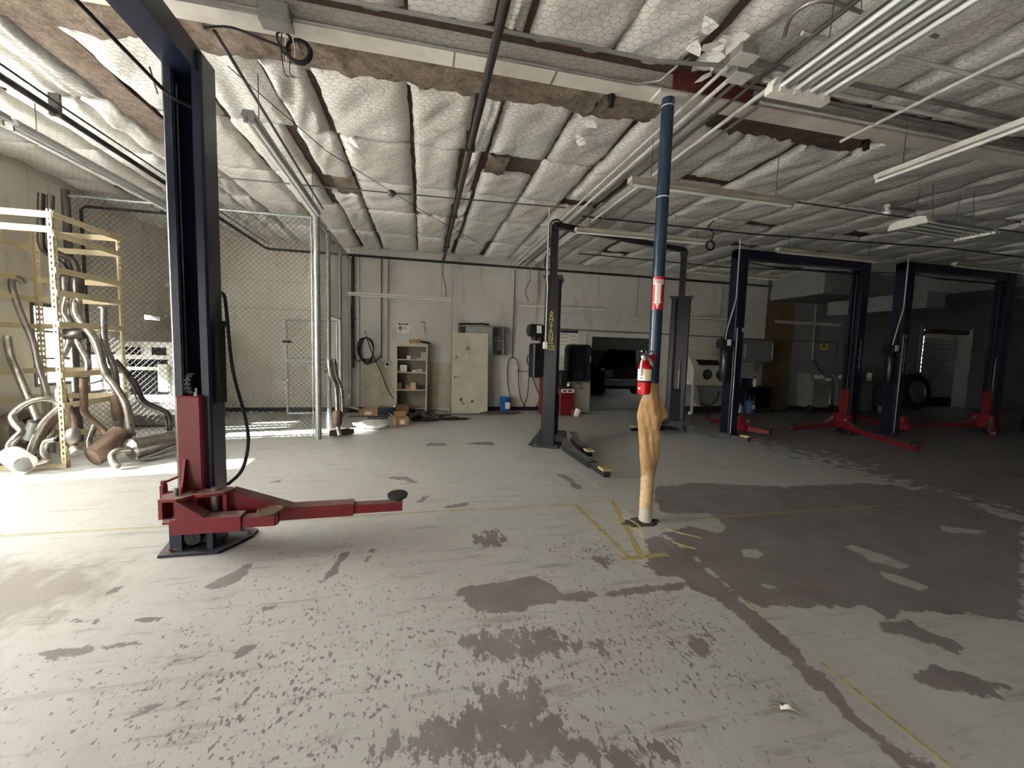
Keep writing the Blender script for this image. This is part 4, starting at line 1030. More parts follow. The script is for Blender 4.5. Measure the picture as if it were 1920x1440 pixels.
MB().cyl((0, .05, 3.72), (0, 3.22, 3.72), .021, 10).build('top_rail', m_galv, f2, True)
MB().cyl((0, .86, 2.2), (0, 1.95, 2.2), .021, 10).build('gate_header', m_galv, f2, True)
chainlink((0, .05, .03), (0, .8, 0), (0, 0, 3.76), f2)
chainlink((0, .9, 2.22), (0, 1.02, 0), (0, 0, 1.57), f2)
chainlink((0, 1.98, .03), (0, 1.2, 0), (0, 0, 3.76), f2)
g1 = thing('chain_link_gate', 'open two section chain link gate leaf swung inside the cage', 'gate', (FX, FY + 1.95, 0))
gx = -1.06
for z0, z1 in ((.16, 1.23), (1.32, 2.14)):
    MB().cyl((gx, 0, z0), (-.05, 0, z0), .02, 8).build('gate_rail', m_galv, g1, True); MB().cyl((gx, 0, z1), (-.05, 0, z1), .02, 8).build('gate_rail', m_galv, g1, True)
    MB().cyl((gx, 0, z0 - .02), (gx, 0, z1 + .02), .021, 8).build('gate_stile', m_galv, g1, True); MB().cyl((-.06, 0, z0), (-.06, 0, z1), .021, 8).build('gate_stile', m_galv, g1, True)
    chainlink((gx + .02, .0, z0 + .01), (-.06 - gx - .03, 0, 0), (0, 0, z1 - z0 - .03), g1, barb=False)
MB().box(gx - .06, gx + .09, -.05, -.02, 1.66, 1.71).cyl((gx + .09, -.035, 1.68), (gx + .13, -.035, 1.66), .012, 6).build('latch', m_blackm, g1)
MB().box(gx - .05, gx + .04, -.05, -.02, .85, .9).box(gx - .05, gx - .02, -.05, -.02, .72, .9).build('latch', m_galv, g1)

# ------------------------------------------------------------------ cream slotted rack
rk = thing('slotted_rack', 'cream slotted steel shelf rack without shelves against the left wall', 'rack', (-4.84, 6.6, 0))
RXa, RXb, RYa, RYb = -.5, .52, -.57, .55
def angle_post(x, y, sx, sy, h=3.14):
    w = .055; t = .004
    b = MB()
    # slotted faces: strips leaving round-ish holes
    pitch = .075; n = int(h / pitch)
    for face in (0, 1):
        def bx(u0, u1, z0, z1):
            if face == 0: b.box(min(x, x + sx * t), max(x, x + sx * t), min(y + sy * u0, y + sy * u1), max(y + sy * u0, y + sy * u1), z0, z1)
            else: b.box(min(x + sx * u0, x + sx * u1), max(x + sx * u0, x + sx * u1), min(y, y + sy * t), max(y, y + sy * t), z0, z1)
        bx(0, .019, 0, h); bx(.037, w, 0, h)
        for k in range(n + 1): bx(.019, .037, max(0, k * pitch - .021), min(h, k * pitch + .021)) if k * pitch - .021 < h else None
    o = b.build('post', m_cream, rk); return o
for x, sx in ((RXa, 1), (RXb, -1)):
    for y, sy in ((RYa, 1), (RYb, -1)): angle_post(x, y, sx, sy)
def cbeam(x0, x1, y0, y1, z, hh=.075):
    b = MB()
    if abs(x1 - x0) > abs(y1 - y0): b.box(x0, x1, y0 - .004, y0 + .004, z - hh, z).box(x0, x1, y0, y0 + (.025 if y0 < 0 else -.025) , z - .006, z) if y0 < 0 else b.box(x0, x1, y0 - .004, y0 + .004, z - hh, z)
    else: b.box(x0 - .004, x0 + .004, y0, y1, z - hh, z)
    b.build('shelf_beam', m_cream, rk)
for z in (3.12, 2.9, 2.47, 2.2, 1.82, 1.2, .82, .28): 
    cbeam(RXa, RXb, RYb + .006, RYb + .006, z); cbeam(RXb + .006, RXb + .006, RYa, RYb, z, .072)
    cbeam(RXa - .006, RXa - .006, RYa, RYb, z - .01, .07)
for z in (3.11, 2.94, .05): cbeam(RXa, RXb, RYa - .006, RYa - .006, z)

# ------------------------------------------------------------------ exhaust parts leaning on the rack
def exh(label, parts, cat='exhaust pipe', group=None, name='exhaust_pipe'):
    p0 = parts[0][1][0]
    r = thing(name, label, cat, (p0[0], p0[1], 0))
    for nm, pts, rad, m in parts:
        P = [(p[0] - p0[0], p[1] - p0[1], p[2]) for p in pts]
        rr = rad * .9 if not isinstance(rad, list) else rad
        S = smooth(P, 5) if len(P) > 2 and not isinstance(rad, list) else P
        MB().tube(S, rr, 12).build(nm, m, r, True)
    return r
def collar(p, r, h=.03, ax=(0, 0, 1)):
    a = Vector(ax).normalized() * h / 2; p = Vector(p); return [tuple(p - a), tuple(p + a)], r
E1a = [(-4.93, 6.75, 3.51), (-4.94, 6.72, 3.03), (-4.91, 6.69, 2.8), (-4.77, 6.66, 2.67), (-4.63, 6.63, 2.52), (-4.61, 6.6, 2.35)]
E1b = [(-4.83, 6.75, 3.5), (-4.84, 6.72, 2.87), (-4.76, 6.69, 2.75), (-4.58, 6.66, 2.66), (-4.51, 6.63, 2.53), (-4.49, 6.6, 2.32)]
exh('tall dark twin exhaust hung on the rack with two converters and a silencer box', [
    ('pipe', E1a, .042, m_exhdark), ('pipe', E1b, .042, m_exhdark),
    ('catalytic_converter', [(-4.61, 6.6, 2.46), (-4.61, 6.6, 2.42), (-4.61, 6.6, 2.26), (-4.61, 6.6, 2.2)], [.045, .075, .075, .045], m_exhdark),
    ('catalytic_converter', [(-4.49, 6.6, 2.44), (-4.49, 6.6, 2.4), (-4.49, 6.6, 2.24), (-4.49, 6.6, 2.18)], [.045, .07, .07, .045], m_exhdark),
    ('pipe', [(-4.61, 6.6, 2.25), (-4.62, 6.59, 2.14), (-4.64, 6.57, 1.96), (-4.58, 6.56, 1.83), (-4.56, 6.55, 1.71)], .04, m_exh),
    ('pipe', [(-4.49, 6.6, 2.25), (-4.49, 6.6, 2.0), (-4.49, 6.58, 1.95)], .04, m_exh),
    ('silencer_box', [(-4.64, 6.55, 1.67), (-4.61, 6.55, 1.67), (-4.43, 6.55, 1.68), (-4.4, 6.55, 1.68)], [.06, .085, .085, .06], m_exhdark),
    ('pipe', [(-4.58, 6.55, 1.65), (-4.58, 6.53, 1.54), (-4.64, 6.5, 1.35)], .04, m_exh),
    ('pipe', [(-4.5, 6.55, 1.65), (-4.47, 6.53, 1.55), (-4.37, 6.52, 1.31), (-4.38, 6.5, 1.14)], .042, m_exh)])
exh('long bright exhaust pipe running from the rack down to the floor muffler', [('pipe', [(-4.52, 6.6, 2.12), (-4.51, 6.57, 2.06), (-4.47, 6.54, 1.9), (-4.26, 6.51, 1.58), (-4.16, 6.49, 1.17), (-4.03, 6.46, .97), (-3.9, 6.43, .71), (-3.85, 6.4, .32)], .05, m_exh),
    ('clamp', [(-4.17, 6.49, 1.22), (-4.15, 6.49, 1.14)], .058, m_steel), ('clamp', [(-3.86, 6.4, .36), (-3.85, 6.4, .31)], .065, m_steel), ('hanger_pin', [(-4.17, 6.45, 1.07), (-4.33, 6.3, 1.0)], .014, m_steel)])
exh('upright exhaust pipe with a flanged open top in front of the rack', [('pipe', [(-4.21, 6.6, 2.04), (-4.22, 6.6, 1.58), (-4.13, 6.6, 1.23), (-4.11, 6.6, .9), (-4.11, 6.6, .56), (-4.06, 6.6, .28)], .045, m_exh),
    ('flange', [(-4.21, 6.6, 2.03), (-4.21, 6.6, 2.05)], .07, m_steel), ('sleeve', [(-4.11, 6.6, .86), (-4.11, 6.6, .82), (-4.11, 6.6, .6), (-4.1, 6.6, .5)], [.05, .07, .07, .05], m_rust), ('clamp', [(-4.15, 6.6, 1.34), (-4.14, 6.6, 1.28)], .056, m_steel)])
exh('thin dark kinked exhaust pipe at the right end of the rack', [('pipe', [(-4.17, 6.7, 1.33), (-3.96, 6.72, 1.01), (-3.88, 6.74, .76), (-3.68, 6.76, .63), (-3.6, 6.78, .53), (-3.6, 6.8, .2)], .036, m_exhdark),
    ('side_tube', [(-4.13, 6.66, 1.3), (-3.98, 6.68, .98), (-3.91, 6.7, .74), (-3.71, 6.72, .6), (-3.63, 6.74, .5), (-3.62, 6.76, .3)], .014, m_exh), ('clamp', [(-4.05, 6.71, 1.16), (-4.02, 6.71, 1.1)], .044, m_blackm)])
exh('big bent exhaust pipe arching over to a white can muffler on the floor', [('pipe', [(-4.5, 6.3, .7), (-4.6, 6.3, .81), (-4.68, 6.25, .84), (-4.8, 6.2, .8), (-4.92, 6.15, .66), (-4.87, 6.1, .56), (-4.77, 6.05, .47), (-4.79, 6.0, .4), (-4.83, 5.97, .3), (-4.78, 5.95, .2)], .045, m_exh),
    ('muffler_can', [(-4.83, 5.98, .21), (-4.81, 5.965, .2), (-4.60, 5.83, .125), (-4.58, 5.82, .12), (-4.575, 5.815, .118)], [.1, .115, .115, .118, .1], m_white), ('can_end', [(-4.575, 5.815, .118), (-4.568, 5.81, .116)], .098, m_grey)])
exh('brown rusty exhaust pipe arching beside the white can muffler', [('pipe', [(-4.46, 6.2, .76), (-4.48, 6.2, .74), (-4.63, 6.17, .55), (-4.73, 6.13, .28), (-4.75, 6.1, .1)], .045, m_exh)])
exh('second rusty exhaust pipe just behind the arching brown one', [('pipe', [(-4.51, 6.3, .7), (-4.65, 6.27, .51), (-4.75, 6.23, .26), (-4.77, 6.2, .08)], .05, m_rust), ('clamp', [(-4.765, 6.22, .2), (-4.77, 6.21, .16)], .062, m_steel)])
exh('short thin curved tube low behind the rack post', [('pipe', [(-4.6, 6.34, .56), (-4.63, 6.3, .51), (-4.62, 6.27, .41), (-4.72, 6.23, .26), (-4.73, 6.2, .1)], .026, m_exh)])
exh('crooked pipe with a dark open end lying at the foot of the rack', [('pipe', [(-4.36, 5.96, .38), (-4.45, 5.94, .35), (-4.47, 5.93, .23), (-4.44, 5.92, .13), (-4.6, 5.9, .08), (-4.72, 5.9, .07)], .036, m_exh), ('open_end', [(-4.37, 5.955, .38), (-4.345, 5.96, .382)], .034, m_dark)])
exh('long pale exhaust pipe leaning at the far left into a grey can', [('pipe', [(-5.4, 6.75, 1.62), (-5.37, 6.72, 1.49), (-5.32, 6.68, 1.34), (-5.2, 6.6, 1.15), (-5.03, 6.5, .84), (-4.86, 6.4, .54)], .05, m_exh),
    ('muffler_can', [(-4.85, 6.4, .54), (-4.855, 6.4, .53), (-4.92, 6.4, .3), (-4.925, 6.4, .28)], [.06, .1, .1, .06], m_galv)])
exh('dull hooked exhaust pipe leaning against the left wall behind the rack', [('pipe', [(-5.3, 6.9, 2.34), (-5.33, 6.88, 2.4), (-5.39, 6.86, 2.38), (-5.37, 6.83, 2.24), (-5.27, 6.8, 1.9), (-5.14, 6.77, 1.56), (-5.07, 6.73, 1.24), (-4.97, 6.7, .85), (-4.94, 6.68, .3), (-4.94, 6.68, .05)], .04, m_steel)])
exh('rusty exhaust pipe with a brown oval muffler resting on the floor', [('pipe', [(-4.28, 6.3, 1.11), (-4.29, 6.3, .78), (-4.28, 6.3, .64), (-4.15, 6.3, .49), (-4.06, 6.3, .38)], .045, m_rust),
    ('muffler', [(-3.93, 6.4, .39), (-3.94, 6.38, .37), (-4.05, 6.1, .14), (-4.07, 6.06, .125), (-4.075, 6.05, .12)], [.09, .13, .13, .125, .09], m_rust), ('open_end', [(-4.28, 6.3, 1.1), (-4.28, 6.3, 1.118)], .04, m_dark), ('stub_pipe', [(-4.17, 6.28, .5), (-4.2, 6.22, .3), (-4.15, 6.15, .2)], .035, m_exh)])
exh('dark lumpy exhaust manifold pipe leaning on the rusty muffler', [('pipe', [(-4.43, 6.16, .97), (-4.4, 6.15, .87), (-4.32, 6.13, .72), (-4.26, 6.1, .55), (-4.27, 6.06, .36), (-4.2, 6.0, .2)], .04, m_rust),
    ('catalytic_converter', [(-4.44, 6.16, 1.0), (-4.43, 6.16, .97), (-4.42, 6.155, .84), (-4.41, 6.15, .8)], [.04, .06, .06, .04], m_exh), ('catalytic_converter', [(-4.26, 6.09, .5), (-4.265, 6.08, .46), (-4.26, 6.05, .34), (-4.25, 6.04, .3)], [.04, .07, .07, .04], m_steel),
    ('flange', [(-4.22, 6.02, .25), (-4.17, 5.98, .2)], .065, m_steel)])
exh('large grey muffler with a hooked tailpipe lying by the navy lift column', [('muffler', [(-3.76, 6.2, .17), (-3.75, 6.22, .18), (-3.45, 6.74, .2), (-3.44, 6.76, .2)], [.1, .145, .145, .1], m_exh),
    ('tailpipe', [(-3.72, 6.15, .19), (-3.79, 6.08, .2), (-3.82, 6.0, .16), (-3.77, 5.93, .09), (-3.68, 5.86, .05)], .045, m_exh), ('clamp', [(-3.74, 6.18, .18), (-3.75, 6.15, .185)], .06, m_steel),
    ('bracket', [(-3.62, 6.1, .08), (-3.55, 6.2, .05), (-3.3, 6.4, .08)], .018, m_steel), ('crumpled_foil', [(-3.6, 6.22, .05), (-3.5, 6.36, .08), (-3.4, 6.5, .13), (-3.34, 6.66, .14)], .04, m_chrome)])
exh('pair of bent exhaust pipes leaning on the cage gateway post', [('pipe', [(-1.62, 7.75, 1.37), (-1.58, 7.7, 1.11), (-1.49, 7.65, .86), (-1.46, 7.6, .46)], .045, m_exh), ('pipe', [(-1.55, 7.8, 1.38), (-1.50, 7.75, 1.08), (-1.41, 7.7, .83), (-1.38, 7.65, .45)], .042, m_exh),
    ('catalytic_converter', [(-1.46, 7.6, .48), (-1.46, 7.6, .44), (-1.46, 7.57, .26), (-1.45, 7.56, .2)], [.05, .085, .085, .05], m_rust), ('tailpipe', [(-1.45, 7.57, .24), (-1.43, 7.53, .14), (-1.40, 7.48, .05)], .045, m_steel),
    ('stub', [(-1.62, 7.74, 1.18), (-1.7, 7.7, 1.14)], .025, m_steel), ('muffler_foot', [(-1.6, 7.62, .07), (-1.45, 7.66, .07), (-1.3, 7.7, .08), (-1.2, 7.72, .08)], [.05, .065, .065, .04], m_exhdark)])
# tyre and sack in the corner by the left wall
def tyre(name, label, loc, rot, R=.33, w=.2, m=None, rim=True):
    t = thing(name, label, 'tyre', loc); t.rotation_euler = rot
    prof = [(R * .62, -w * .42), (R * .8, -w * .5), (R * .96, -w * .42), (R, -w * .25), (R, w * .25), (R * .96, w * .42), (R * .8, w * .5), (R * .62, w * .42)]
    n = 32; rings = [[(r * math.cos(2 * PI * k / n), r * math.sin(2 * PI * k / n), z) for k in range(n)] for r, z in prof]
    MB().loft(rings + [rings[0]], cap=False).build('tread', m or m_rubber, t, True)
    if rim: MB().lathe([(.05, -.03), (R * .6, -w * .3), (R * .63, -w * .4), (R * .63, w * .4), (R * .6, w * .3), (.05, .02)], (0, 0, 0), 24).build('rim', m_steel, t, True)
    return t
tyre('tyre', 'grey dusty tyre leaning on the left wall behind the exhaust pipes', (-5.26, 6.7, .33), (0, PI / 2 - .15, 0), .31, .2, mat('dusty_rubber', srgb(110, 100, 86), .9), False)

# ------------------------------------------------------------------ scrap inside the cage
sc = thing('scrap_body_panel', 'stripped white vehicle front panel with black openings inside the cage', 'vehicle part', (-4.9, 8.7, 0))
fp = MB().box(-.5, .45, 0, .08, 1.28, 1.6).box(-.5, -.38, 0, .08, .25, 1.28).box(.3, .45, 0, .08, .25, 1.28).box(-.38, .3, 0, .08, .25, .62).box(-.38, .3, .02, .06, 1.08, 1.14)
fp.build('panel', m_white, sc)
MB().box(-.4, .32, .1, .12, .6, 1.3).build('opening', m_dark, sc)
MB().bbox(.16, .34, -.07, .0, .68, 1.2, .02).build('headlight_bezel', m_white, sc)
MB().box(-.34, -.12, -.02, .0, 1.36, 1.5).build('lamp_opening', m_dark, sc); MB().box(.06, .28, -.02, 0, 1.36, 1.5).build('lamp_opening', m_dark, sc)
MB().box(-.5, .4, -.05, .0, .36, .5).build('bumper', m_galv, sc)
MB().bbox(-.45, .45, .12, .7, .02, .5, .03).build('undertray', m_grey, sc)
dp = MB()
rings = []
for z in (.02, .5, 1.0, 1.5, 1.62):
    rings.append([(.12 * math.cos(2 * PI * k / 14) * (1 + .25 * math.sin(5 * k + z * 6)), .09 * math.sin(2 * PI * k / 14) * (1 + .2 * math.sin(3 * k)), z) for k in range(14)])
tag(MB().loft(rings).xf(TR(-4.32, 8.55)).build('rolled_insulation', m_grey, None, True), 'rolled grey insulation standing upright inside the cage', 'roll')
bd = MB().box(-.34, .34, -.01, .01, 0, .42).xf(TR(-4.62, 9.72, 1.512) @ Matrix.Rotation(-.1, 4, 'X')).build('board', m_offw); tag(bd, 'pale board resting on top of the scrap panel in the cage', 'board')
sh = thing('storage_bench', 'low grey steel bench carrying the scrap board inside the cage', 'bench', (-4.62, 9.75, 0))
MB().box(-.4, .4, -.12, .3, 1.46, 1.51).build('top', m_grey, sh)
for x in (-.36, .36):
    for y in (-.08, .26): MB().box(x - .02, x + .02, y - .02, y + .02, 0, 1.46).build('leg', m_grey, sh)
bl = MB().bbox(-.12, .12, -.1, .1, 0, .09, .01).xf(TR(-3.75, 6.98) @ RZ(.4)).build('wood_block', m_wood); tag(bl, 'small wood block on the floor behind the grey muffler', 'wood block')
bl = MB().bbox(-.09, .09, -.07, .07, 0, .08, .01).xf(TR(-3.98, 6.86) @ RZ(-.2)).build('wood_block', m_wood); tag(bl, 'smaller wood block left of the other behind the muffler', 'wood block')
# ------------------------------------------------------------------ things along the back wall
W = YB - .001
def wallpipe(label, pts, r, m, name='conduit', cat='conduit', sm=True, n=8, straps=()):
    p0 = pts[0]; t = thing(name, label, cat, (p0[0], p0[1], 0))
    P = [(p[0] - p0[0], p[1] - p0[1], p[2]) for p in pts]
    MB().tube(P if not sm else smooth(P, 4), r, n).build('tube', m, t, True)
    for q in straps: MB().box(q[0] - p0[0] - r * 2.2, q[0] - p0[0] + r * 2.2, q[1] - p0[1] - r * 1.3, q[1] - p0[1] + r * 1.1, q[2] - .012, q[2] + .012).build('strap', m, t)
    return t
wallpipe('thick black pipe with pointed end beside the cage on the back wall', [(-1.67, 10.68, 3.8), (-1.67, 10.68, 1.1)], .026, m_pipeb, 'pipe', 'pipe', False, 10, [(-1.67, 10.7, 2.3), (-1.67, 10.7, 3.2)])
wallpipe('pale conduit hugging the corner post of the cage', [(-1.55, 10.72, 3.9), (-1.55, 10.72, .1)], .018, m_condw, sm=False)
wallpipe('dark conduit ending in a cable above the hose coil', [(-1.01, 10.7, 3.85), (-1.01, 10.7, 1.55), (-1.03, 10.69, 1.42), (-1.13, 10.68, 1.3), (-1.3, 10.67, 1.22), (-1.5, 10.67, 1.3)], .014, m_conddark)
c2 = wallpipe('pale conduit dropping to a round socket left of the bookshelf', [(-.76, 10.71, 3.86), (-.84, 10.71, 3.83), (-.85, 10.71, 3.7), (-.855, 10.71, 1.3)], .012, m_conduit)
sk = thing('wall_socket', 'round industrial socket box at the end of the conduit', 'socket', (-.86, 10.72, 1.2))
MB().bbox(-.06, .06, -.05, .028, -.06, .06, .01).build('box', m_condw, sk); MB().cyl((0, -.06, 0), (0, -.05, 0), .036, 16).build('outlet', m_dark, sk, True)
# hose coil
hc = thing('hose_coil', 'black rubber hose coiled on a wall hook left of the bookshelf', 'hose', (-1.38, 10.66, 0))
rr = random.Random(11)
for k in range(4):
    pts = []
    for i in range(25):
        a = 2 * PI * i / 24; pts.append((.19 * math.cos(a) * (1 - .06 * k) + .012 * k, -.012 * k, 1.58 - .02 * k + (.3 + .01 * k) * math.sin(a) * .95 + .02 * math.sin(3 * a + k)))
    MB().tube(pts, .0125, 7, False).build('loop', m_rubber, hc, True)
MB().tube(smooth([(.02, -.06, 1.9), (.15, -.05, 1.5), (.36, -.05, 1.02), (.52, -.06, .6), (.68, -.08, .33)]), .012, 7).build('tail', m_rubber, hc, True)
MB().tube(smooth([(-.32, -.04, 2.6), (-.3, -.05, 1.9), (-.25, -.05, 1.4), (-.17, -.05, 1.26), (-.1, -.05, 1.36)]), .012, 7).build('tail', m_rubber, hc, True)
MB().cyl((0, .06, 1.97), (0, -.06, 1.95), .01, 6).cyl((0, -.06, 1.94), (0, -.06, 2.02), .01, 6).build('hook', m_conddark, hc)
# notice
nt_ = thing('notice_sign', 'white notice sign with black header and round pictogram above the bookshelf', 'sign', (-.48, W - .006, 2.13))
MB().box(-.145, .145, -.004, .004, -.125, .125).build('board', m_paper, nt_)
MB().box(-.125, .125, -.006, -.004, .075, .115).build('header', m_blackm, nt_)
text('NOTICE', .045, m_paper, nt_, TR(0, -.0065, .095) @ Matrix.Rotation(PI / 2, 4, 'X'), 'lettering', .0004)
MB().torus((-.07, -.006, -.005), .045, .01, 'y', 24, 6).build('pictogram_ring', m_blackm, nt_, True)
MB().lathe([(.024, 0), (.024, .002)], (0, 0, 0), 14).xf(TR(-.07, -.005, -.005) @ Matrix.Rotation(PI / 2, 4, 'X')).build('pictogram', m_conddark, nt_)
for k in range(4): MB().box(.01, .1 - .015 * (k % 2), -.006, -.004, .03 - k * .028, .042 - k * .028).build('text_line', m_grey, nt_)
MB().box(-.11, -.03, -.006, -.004, -.1, -.085).build('text_line', m_conddark, nt_)
hk = thing('wall_bracket', 'small steel bracket hanging on the wall right of the notice sign', 'bracket', (.02, W, 2.1))
MB().box(-.05, .05, -.03, 0, .18, .21).build('plate', m_grey, hk); MB().beam((.02, -.02, .19), (.05, -.02, -.08), .02, .02).build('rod', m_grey, hk)
# bookshelf with boxes
bs = thing('bookshelf', 'cream metal bookshelf with four compartments against the back wall', 'shelf', (-.26, 10.56, 0))
hw = .385; dp = .17
MB().box(-hw, -hw + .035, -dp, dp, 0, 1.7).build('side_panel', m_offw, bs); MB().box(hw - .035, hw, -dp, dp, 0, 1.7).build('side_panel', m_offw, bs)
MB().box(-hw, hw, -dp, dp, 1.7, 1.74).box(-hw + .035, hw - .035, -dp, -dp + .02, 1.66, 1.7).build('top', m_offw, bs)
MB().box(-hw + .035, hw - .035, dp - .01, dp, 0, 1.7).build('back_panel', mat('shaded_back', srgb(122, 116, 100), .7), bs)  # darker olive puts the shade of the compartments into the panel colour
for z in (1.32, 1.0, .56, .08): MB().box(-hw + .035, hw - .035, -dp, dp - .01, z, z + .025).build('shelf_board', m_offw, bs)
def carton(name, label, loc, s, rz=0, m=None, open_=False, cat='box', flaps=None, lab=False):
    t = thing(name, label, cat, loc, rz); x, y, z = s[0] / 2, s[1] / 2, s[2]; m = m or m_card; th = .006
    if not open_:
        MB().bbox(-x, x, -y, y, 0, z, .004).build('body', m, t)
        MB().box(-x * .98, x * .98, -.02, .02, z, z + .001).build('tape', m_tapepale, t)
    else:
        MB().box(-x, x, -y, -y + th, 0, z).box(-x, x, y - th, y, 0, z).box(-x, -x + th, -y + th, y - th, 0, z).box(x - th, x, -y + th, y - th, 0, z).box(-x, x, -y, y, 0, .005).build('body', m, t)
        for (sd, ang) in flaps or (('l', .5), ('r', .9), ('b', .3)):
            f = MB().box(0, .55 * (s[0] if sd in 'lr' else s[1]), -(y if sd in 'lr' else x) * .98, (y if sd in 'lr' else x) * .98, 0, th)
            M = {'l': TR(-x, 0, z) @ RZ(PI), 'r': TR(x, 0, z), 'b': TR(0, y, z) @ RZ(PI / 2), 'f': TR(0, -y, z) @ RZ(-PI / 2)}[sd] @ Matrix.Rotation(-ang, 4, 'Y')
            f.xf(M).build('flap', m_paper if sd == 'l' else m, t)
    if lab: MB().box(-x * .35, x * .35, -y - .002, -y, z * .2, z * .75).build('label', m_paper, t)
    return t
cz = lambda x, z: (-.26 + x, 10.5, z)
G = 'parts boxes in the bookshelf'
carton('parts_box', 'small bright white carton on the top shelf', cz(-.07, 1.346), (.09, .1, .085), .1, m_paper, group=None) if False else None
def item(label, x, z, s, m, rz=0): t = carton('parts_box', label, cz(x, z), s, rz, m); t['group'] = G; return t
item('small bright white carton on the top compartment of the bookshelf', -.08, 1.346, (.085, .09, .085), m_paper, .1)
item('low grey carton right of the white one in the top compartment', .05, 1.346, (.14, .1, .06), m_grey)
item('pale roll shaped carton at the right end of the top compartment', .29, 1.346, (.1, .12, .18), m_offw, .3)
item('flat carton beside the pale roll in the top compartment', .18, 1.346, (.11, .1, .035), m_offw)
item('crumpled tan carton in the second compartment', -.2, 1.026, (.14, .12, .17), m_paper, .4)
item('flat carton left of the tan one in the second compartment', -.3, 1.026, (.08, .1, .05), m_offw)
item('small white carton in the middle of the second compartment', .06, 1.026, (.1, .08, .05), m_paper)
item('tilted white carton at the right of the second compartment', .19, 1.026, (.11, .09, .07), m_white, .5)
item('dark brown carton at the left of the third compartment', -.29, .586, (.1, .12, .16), m_cardd)
item('tan carton second from the left in the third compartment', -.08, .586, (.11, .1, .11), m_card, .2)
item('upright yellow tan carton in the middle of the third compartment', .04, .586, (.12, .1, .17), m_tan2)
item('dark blue carton at the right of the third compartment', .2, .586, (.17, .12, .1), m_bluecol)
carton('cardboard_box', 'brown cardboard box lying on top of the bookshelf', (-.2, 10.52, 1.74), (.25, .2, .1), .05, m_card, False, 'box')
rg = MB()
for k in range(3): rg.tube(smooth([(-.1 + .1 * k, 0, .02), (-.02 + .06 * k, .03, .05), (.08 + .08 * k, -.02, .02), (.22, .0, .008)]), .012, 5)
tag(rg.xf(TR(-.05, 10.5, 1.742)).build('cable_bundle', m_rubber), 'short black cable bundle on top of the bookshelf', 'cable')
# leaning door
ld = thing('loose_door', 'cream flush door with holes leaning against the back wall', 'door', (1.2, 10.31, 0)); ld.rotation_euler = (-.068, 0, 0)
MB().bbox(-.465, .465, -.022, .022, 0.0, 2.05, .004).build('leaf', m_offw, ld)
def dent(x, z, rx, rz, m, rot=0):
    r_ = random.Random(int(x * 100 + z * 10)); pts = [(rx * math.cos(2 * PI * k / 11) * r_.uniform(.7, 1.2), rz * math.sin(2 * PI * k / 11) * r_.uniform(.7, 1.2)) for k in range(11)]
    MB().prism(pts, 'y', -.0245, -.021).xf(TR(x, 0, z) @ Matrix.Rotation(rot, 4, 'Y')).build('hole', m, ld)
dent(-.06, 1.66, .05, .065, m_grey); dent(-.35, 1.42, .025, .06, m_grey, .4); dent(-.1, 1.44, .03, .05, m_white, -.3); dent(-.22, .35, .04, .05, m_conddark); dent(-.18, .25, .05, .055, m_wood); dent(.06, .3, .045, .035, m_conddark)
MB().cyl((-.39, -.07, .92), (-.39, -.022, .92), .03, 14).beam((-.39, -.065, .92), (-.25, -.065, .92), .018, .02).build('lever_handle', m_steel, ld, True)
# wall cabinet behind it
wc = thing('wall_cabinet', 'grey wall cabinet with an open right bay behind the leaning door', 'cabinet', (1.5, W - .16, 1.49))
hw = .59
MB().box(-hw, hw, -.1, .16, .73, .77).build('top', m_grey, wc); MB().box(-hw, hw, -.1, .16, 0, .03).build('bottom', m_grey, wc)
for x in (-hw, .27, hw - .03): MB().box(x, x + .03, -.1, .16, .03, .73).build('side_panel', m_grey, wc)
MB().box(-hw, hw, .145, .16, .03, .73).build('back_panel', m_grey, wc); MB().box(.3, hw - .03, -.095, .145, .38, .4).build('shelf_board', m_grey, wc)
MB().box(-.42, .27, -.115, -.1, .03, .73).build('sliding_door', m_galv, wc); MB().box(.2, .215, -.14, -.115, .25, .6).build('handle', m_white, wc)
tag(MB().bbox(0, .1, 0, .1, 0, .1, .01).xf(TR(1.92, W - .24, 1.522)).build('tool_box', m_blackm), 'small black tool case on the lower bay of the wall cabinet', 'tool case')
tag(MB().bbox(0, .18, 0, .12, 0, .1, .01).xf(TR(1.84, W - .24, 1.892)).build('tool_box', m_conddark), 'dark case on the upper bay of the wall cabinet', 'tool case')
tag(MB().tube(smooth([(-.5, 0, .01), (-.3, .03, .03), (-.1, -.04, .03), (.1, 0, .045), (.3, .02, .02)]), .022, 6).xf(TR(1.4, W - .18, 2.265)).build('wiper_strip', m_blackm, None, True), 'black rubber strip lying on top of the wall cabinet', 'strip')
# blue pail and slack cable on the floor
bp_ = thing('pail', 'blue plastic pail with white label standing at the back wall', 'pail', (2.16, 10.48, 0))
MB().lathe([(.12, 0), (.14, .36), (.148, .37), (.148, .4), (.135, .4), (.13, .38), (.02, .38)], (0, 0, 0), 22).build('bucket', m_bluepail, bp_, True)
MB().box(-.02, .1, -.142, -.128, .1, .27).build('label', m_paper, bp_)
fc = thing('cable_coil', 'flat coil of grey cable on the floor beside the blue pail', 'cable', (2.0, 10.2, 0))
for k in range(5): MB().tube([((.34 + .05 * k) * math.cos(2 * PI * i / 28), (.13 + .025 * k) * math.sin(2 * PI * i / 28 + .3), .014 + .012 * (k % 3) + .004 * math.sin(i)) for i in range(29)], .012, 6, False).build('loop', m_conddark, fc, True)
